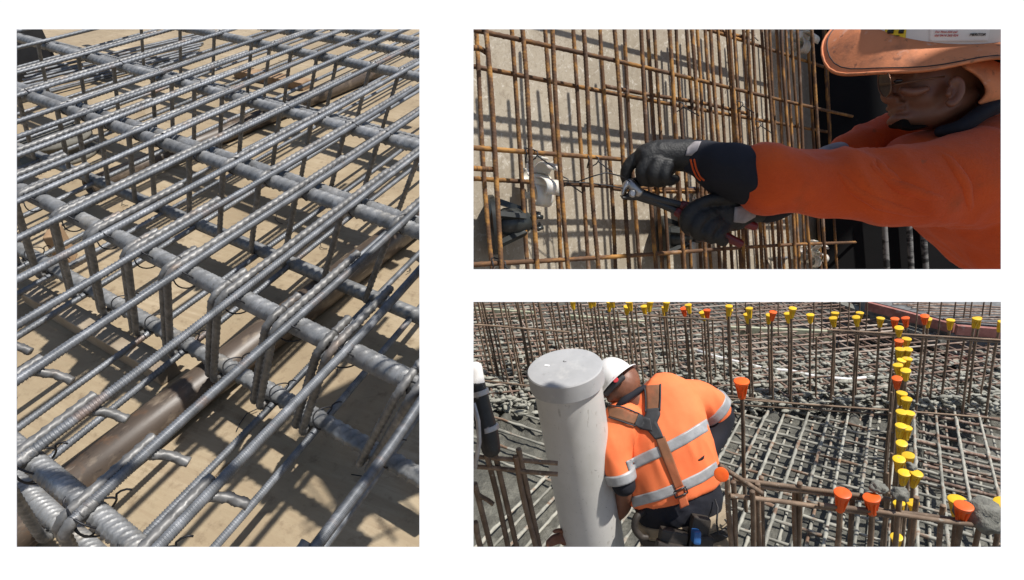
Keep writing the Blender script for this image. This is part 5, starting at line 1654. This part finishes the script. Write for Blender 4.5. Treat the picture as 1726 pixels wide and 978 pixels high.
strap('back_pad', [(1090, 690), (1088, 702), (1066, 712), (1070, 718), (1092, 726), (1104, 741)], [(1112, 688), (1113, 700), (1108, 712), (1110, 718), (1114, 726), (1118, 737)], MAT['black_web'], 0.010, 0.006)
strap('back_pad', [(1074, 698), (1085, 703), (1096, 706)], [(1067, 717), (1080, 724), (1100, 728)], MAT['black_web'], 0.0105, 0.006)
strap('harness_strap', [(1104, 738), (1116, 770), (1130, 805), (1138, 826)], [(1120, 735), (1132, 765), (1144, 798), (1152, 819)], MAT['strap_brown'])
SB3 = BVHTree.FromPolygons([v.co.copy() for v in mesh_of('t', loft([(1120, 785, 2.30, 87, 0.136), (1134, 830, 2.295, 80, 0.136), (1148, 862, 2.30, 78, 0.13), (1156, 890, 2.30, 80, 0.132)], 28)).vertices], [tuple(p.vertices) for p in bpy.data.meshes['t'].polygons])
drape('strap_end', SB3, [(1138, 824), (1142, 840), (1146, 857)], [(1152, 818), (1156, 834), (1161, 850)], MAT['strap_orange'], w2, 0.006, 0.004, 12, 5)
for (x0, y0, x1, y1) in ((1135, 828, 1154, 819), (1138, 838, 1157, 829), (1135, 828, 1138, 838), (1154, 819, 1157, 829)):
    a, b = onto(SB3, x0, y0, 0.013), onto(SB3, x1, y1, 0.013)
    if a is not None and b is not None: obj('buckle_bar', sweep([a, b], 0.0035, 8), MAT['tool_black'], w2)
# belt, trousers, pouches
put_mesh('belt', fuse('belt', [loft([(1154, 885, 2.31, 80, 0.134), (1158, 900, 2.31, 81, 0.136)], 28, False)], 0.007, 2), MAT['leather'], w2)
put_mesh('trousers', fuse('trousers', [loft([(1152, 880, 2.31, 75, 0.126), (1160, 915, 2.32, 78, 0.132), (1166, 960, 2.35, 80, 0.135)], 26), loft([(1135, 950, 2.38, 44, 0.1), (1142, 1010, 2.5, 36, 0.085), (1150, 1060, 2.6, 28, 0.07)]), loft([(1200, 950, 2.38, 44, 0.1), (1198, 1010, 2.5, 36, 0.085), (1196, 1060, 2.6, 28, 0.07)])], 0.009, 4, 0.006, 9, None, 1.2), MAT['khaki'], w2)
put_mesh('waistband', mesh_of('waistband', loft([(1149, 866, 2.308, 75, 0.125), (1153, 881, 2.308, 77, 0.129)], 28, False)), MAT['khaki'], w2)
def pouch(px, py, w, h, mat, z=2.175, name='tool_pouch', tiltz=-0.18):
    c = P(px, py, z)
    X = RIGHT * math.cos(tiltz) - UPC * math.sin(tiltz) * -1; X.normalize()
    Zv = BACK; Y = Zv.cross(X).normalized()
    m = Matrix((X, Y, Zv)).transposed().to_4x4(); m.translation = c
    k = z * ZS / F
    return obj(name, box_vf(w * k, h * k, 0.05, 0.010), mat, w2, m)
pouch(1133, 912, 46, 40, MAT['leather'], 2.165)
pouch(1131, 925, 52, 22, MAT['leather'], 2.15)
pouch(1176, 900, 30, 62, MAT['leather'], 2.165)
pouch(1182, 918, 34, 34, MAT['leather'], 2.15)
ph = pouch(1173, 904, 13, 22, MAT['blue_plastic'], 2.13, 'phone', -0.05)
put_mesh('tape_holder', mesh_of('tape_holder', loft([(1084, 862, 2.26, 6, 0.012), (1073, 872, 2.25, 6, 0.014), (1070, 890, 2.25, 6, 0.014), (1080, 904, 2.25, 6, 0.012), (1090, 906, 2.25, 5, 0.012)], 14)), MAT['leather'], w2)
put_mesh('belt_loop', mesh_of('belt_loop', sweep([P(1205, 842, 2.20), P(1210, 856, 2.17), P(1208, 880, 2.16), P(1210, 900, 2.16), P(1224, 905, 2.17), P(1234, 893, 2.2), P(1222, 876, 2.18)], 0.004, 8)), MAT['black_web'], w2)
# small torn dark mark on the shirt
drape('shirt_mark', SB2, [(1176, 775), (1182, 771), (1187, 767)], [(1178, 777), (1184, 775), (1186, 773)], MAT['navy_cloth'], w2, 0.002, 0.001, 6, 2)

# hard hat: on the head, a thing of its own
H2U = (UPC * 0.66 - RIGHT * 0.62 - BACK * 0.38).normalized()
H2L = BACK.cross(H2U).normalized(); H2F = H2U.cross(H2L).normalized()
hc = P(1042, 643, 2.32)
hh = empty('hard_hat', hc, 'white hard hat with red ratchet knob, half hidden by the pipe', 'hard hat')
V, Fc = [], []
ns2, nr2 = 40, 12
for i in range(nr2 + 3):
    for j in range(ns2):
        th = 2 * math.pi * j / ns2
        if i == 0: f, h = 1.24, -0.004
        elif i == 1: f, h = 1.23, 0.002
        else:
            u = (i - 2) / nr2 * math.pi / 2
            f, h = math.cos(u) ** 0.8 if i < nr2 + 2 else 0.0, 0.006 + 0.112 * math.sin(u)
        V.append(hc + H2L * (0.090 * f * math.cos(th)) + H2F * (0.112 * f * math.sin(th)) + H2U * h)
for i in range(nr2 + 2):
    for j in range(ns2):
        Fc.append((i * ns2 + j, i * ns2 + (j + 1) % ns2, (i + 1) * ns2 + (j + 1) % ns2, (i + 1) * ns2 + j))
put_mesh('shell', mesh_of('shell', (V, Fc, True)), MAT['helmet_white'], hh)
put_mesh('headband', mesh_of('headband', loft([(1022, 664, 2.25, 5, 0.01), (1035, 648, 2.232, 6.5, 0.012), (1050, 636, 2.236, 5, 0.01)], 12)), MAT['black_web'], hh)
disc_part('ratchet_knob', P(1037, 640, 2.218), BACK, ((0.012, 0), (0.0125, 0.008), (0.010, 0.012), (0.003, 0.0125)), material('knob_red', [(0.3, (0.6, 0.04, 0.05)), (0.7, (0.7, 0.06, 0.07))], 8, 0.4), hh, 18)
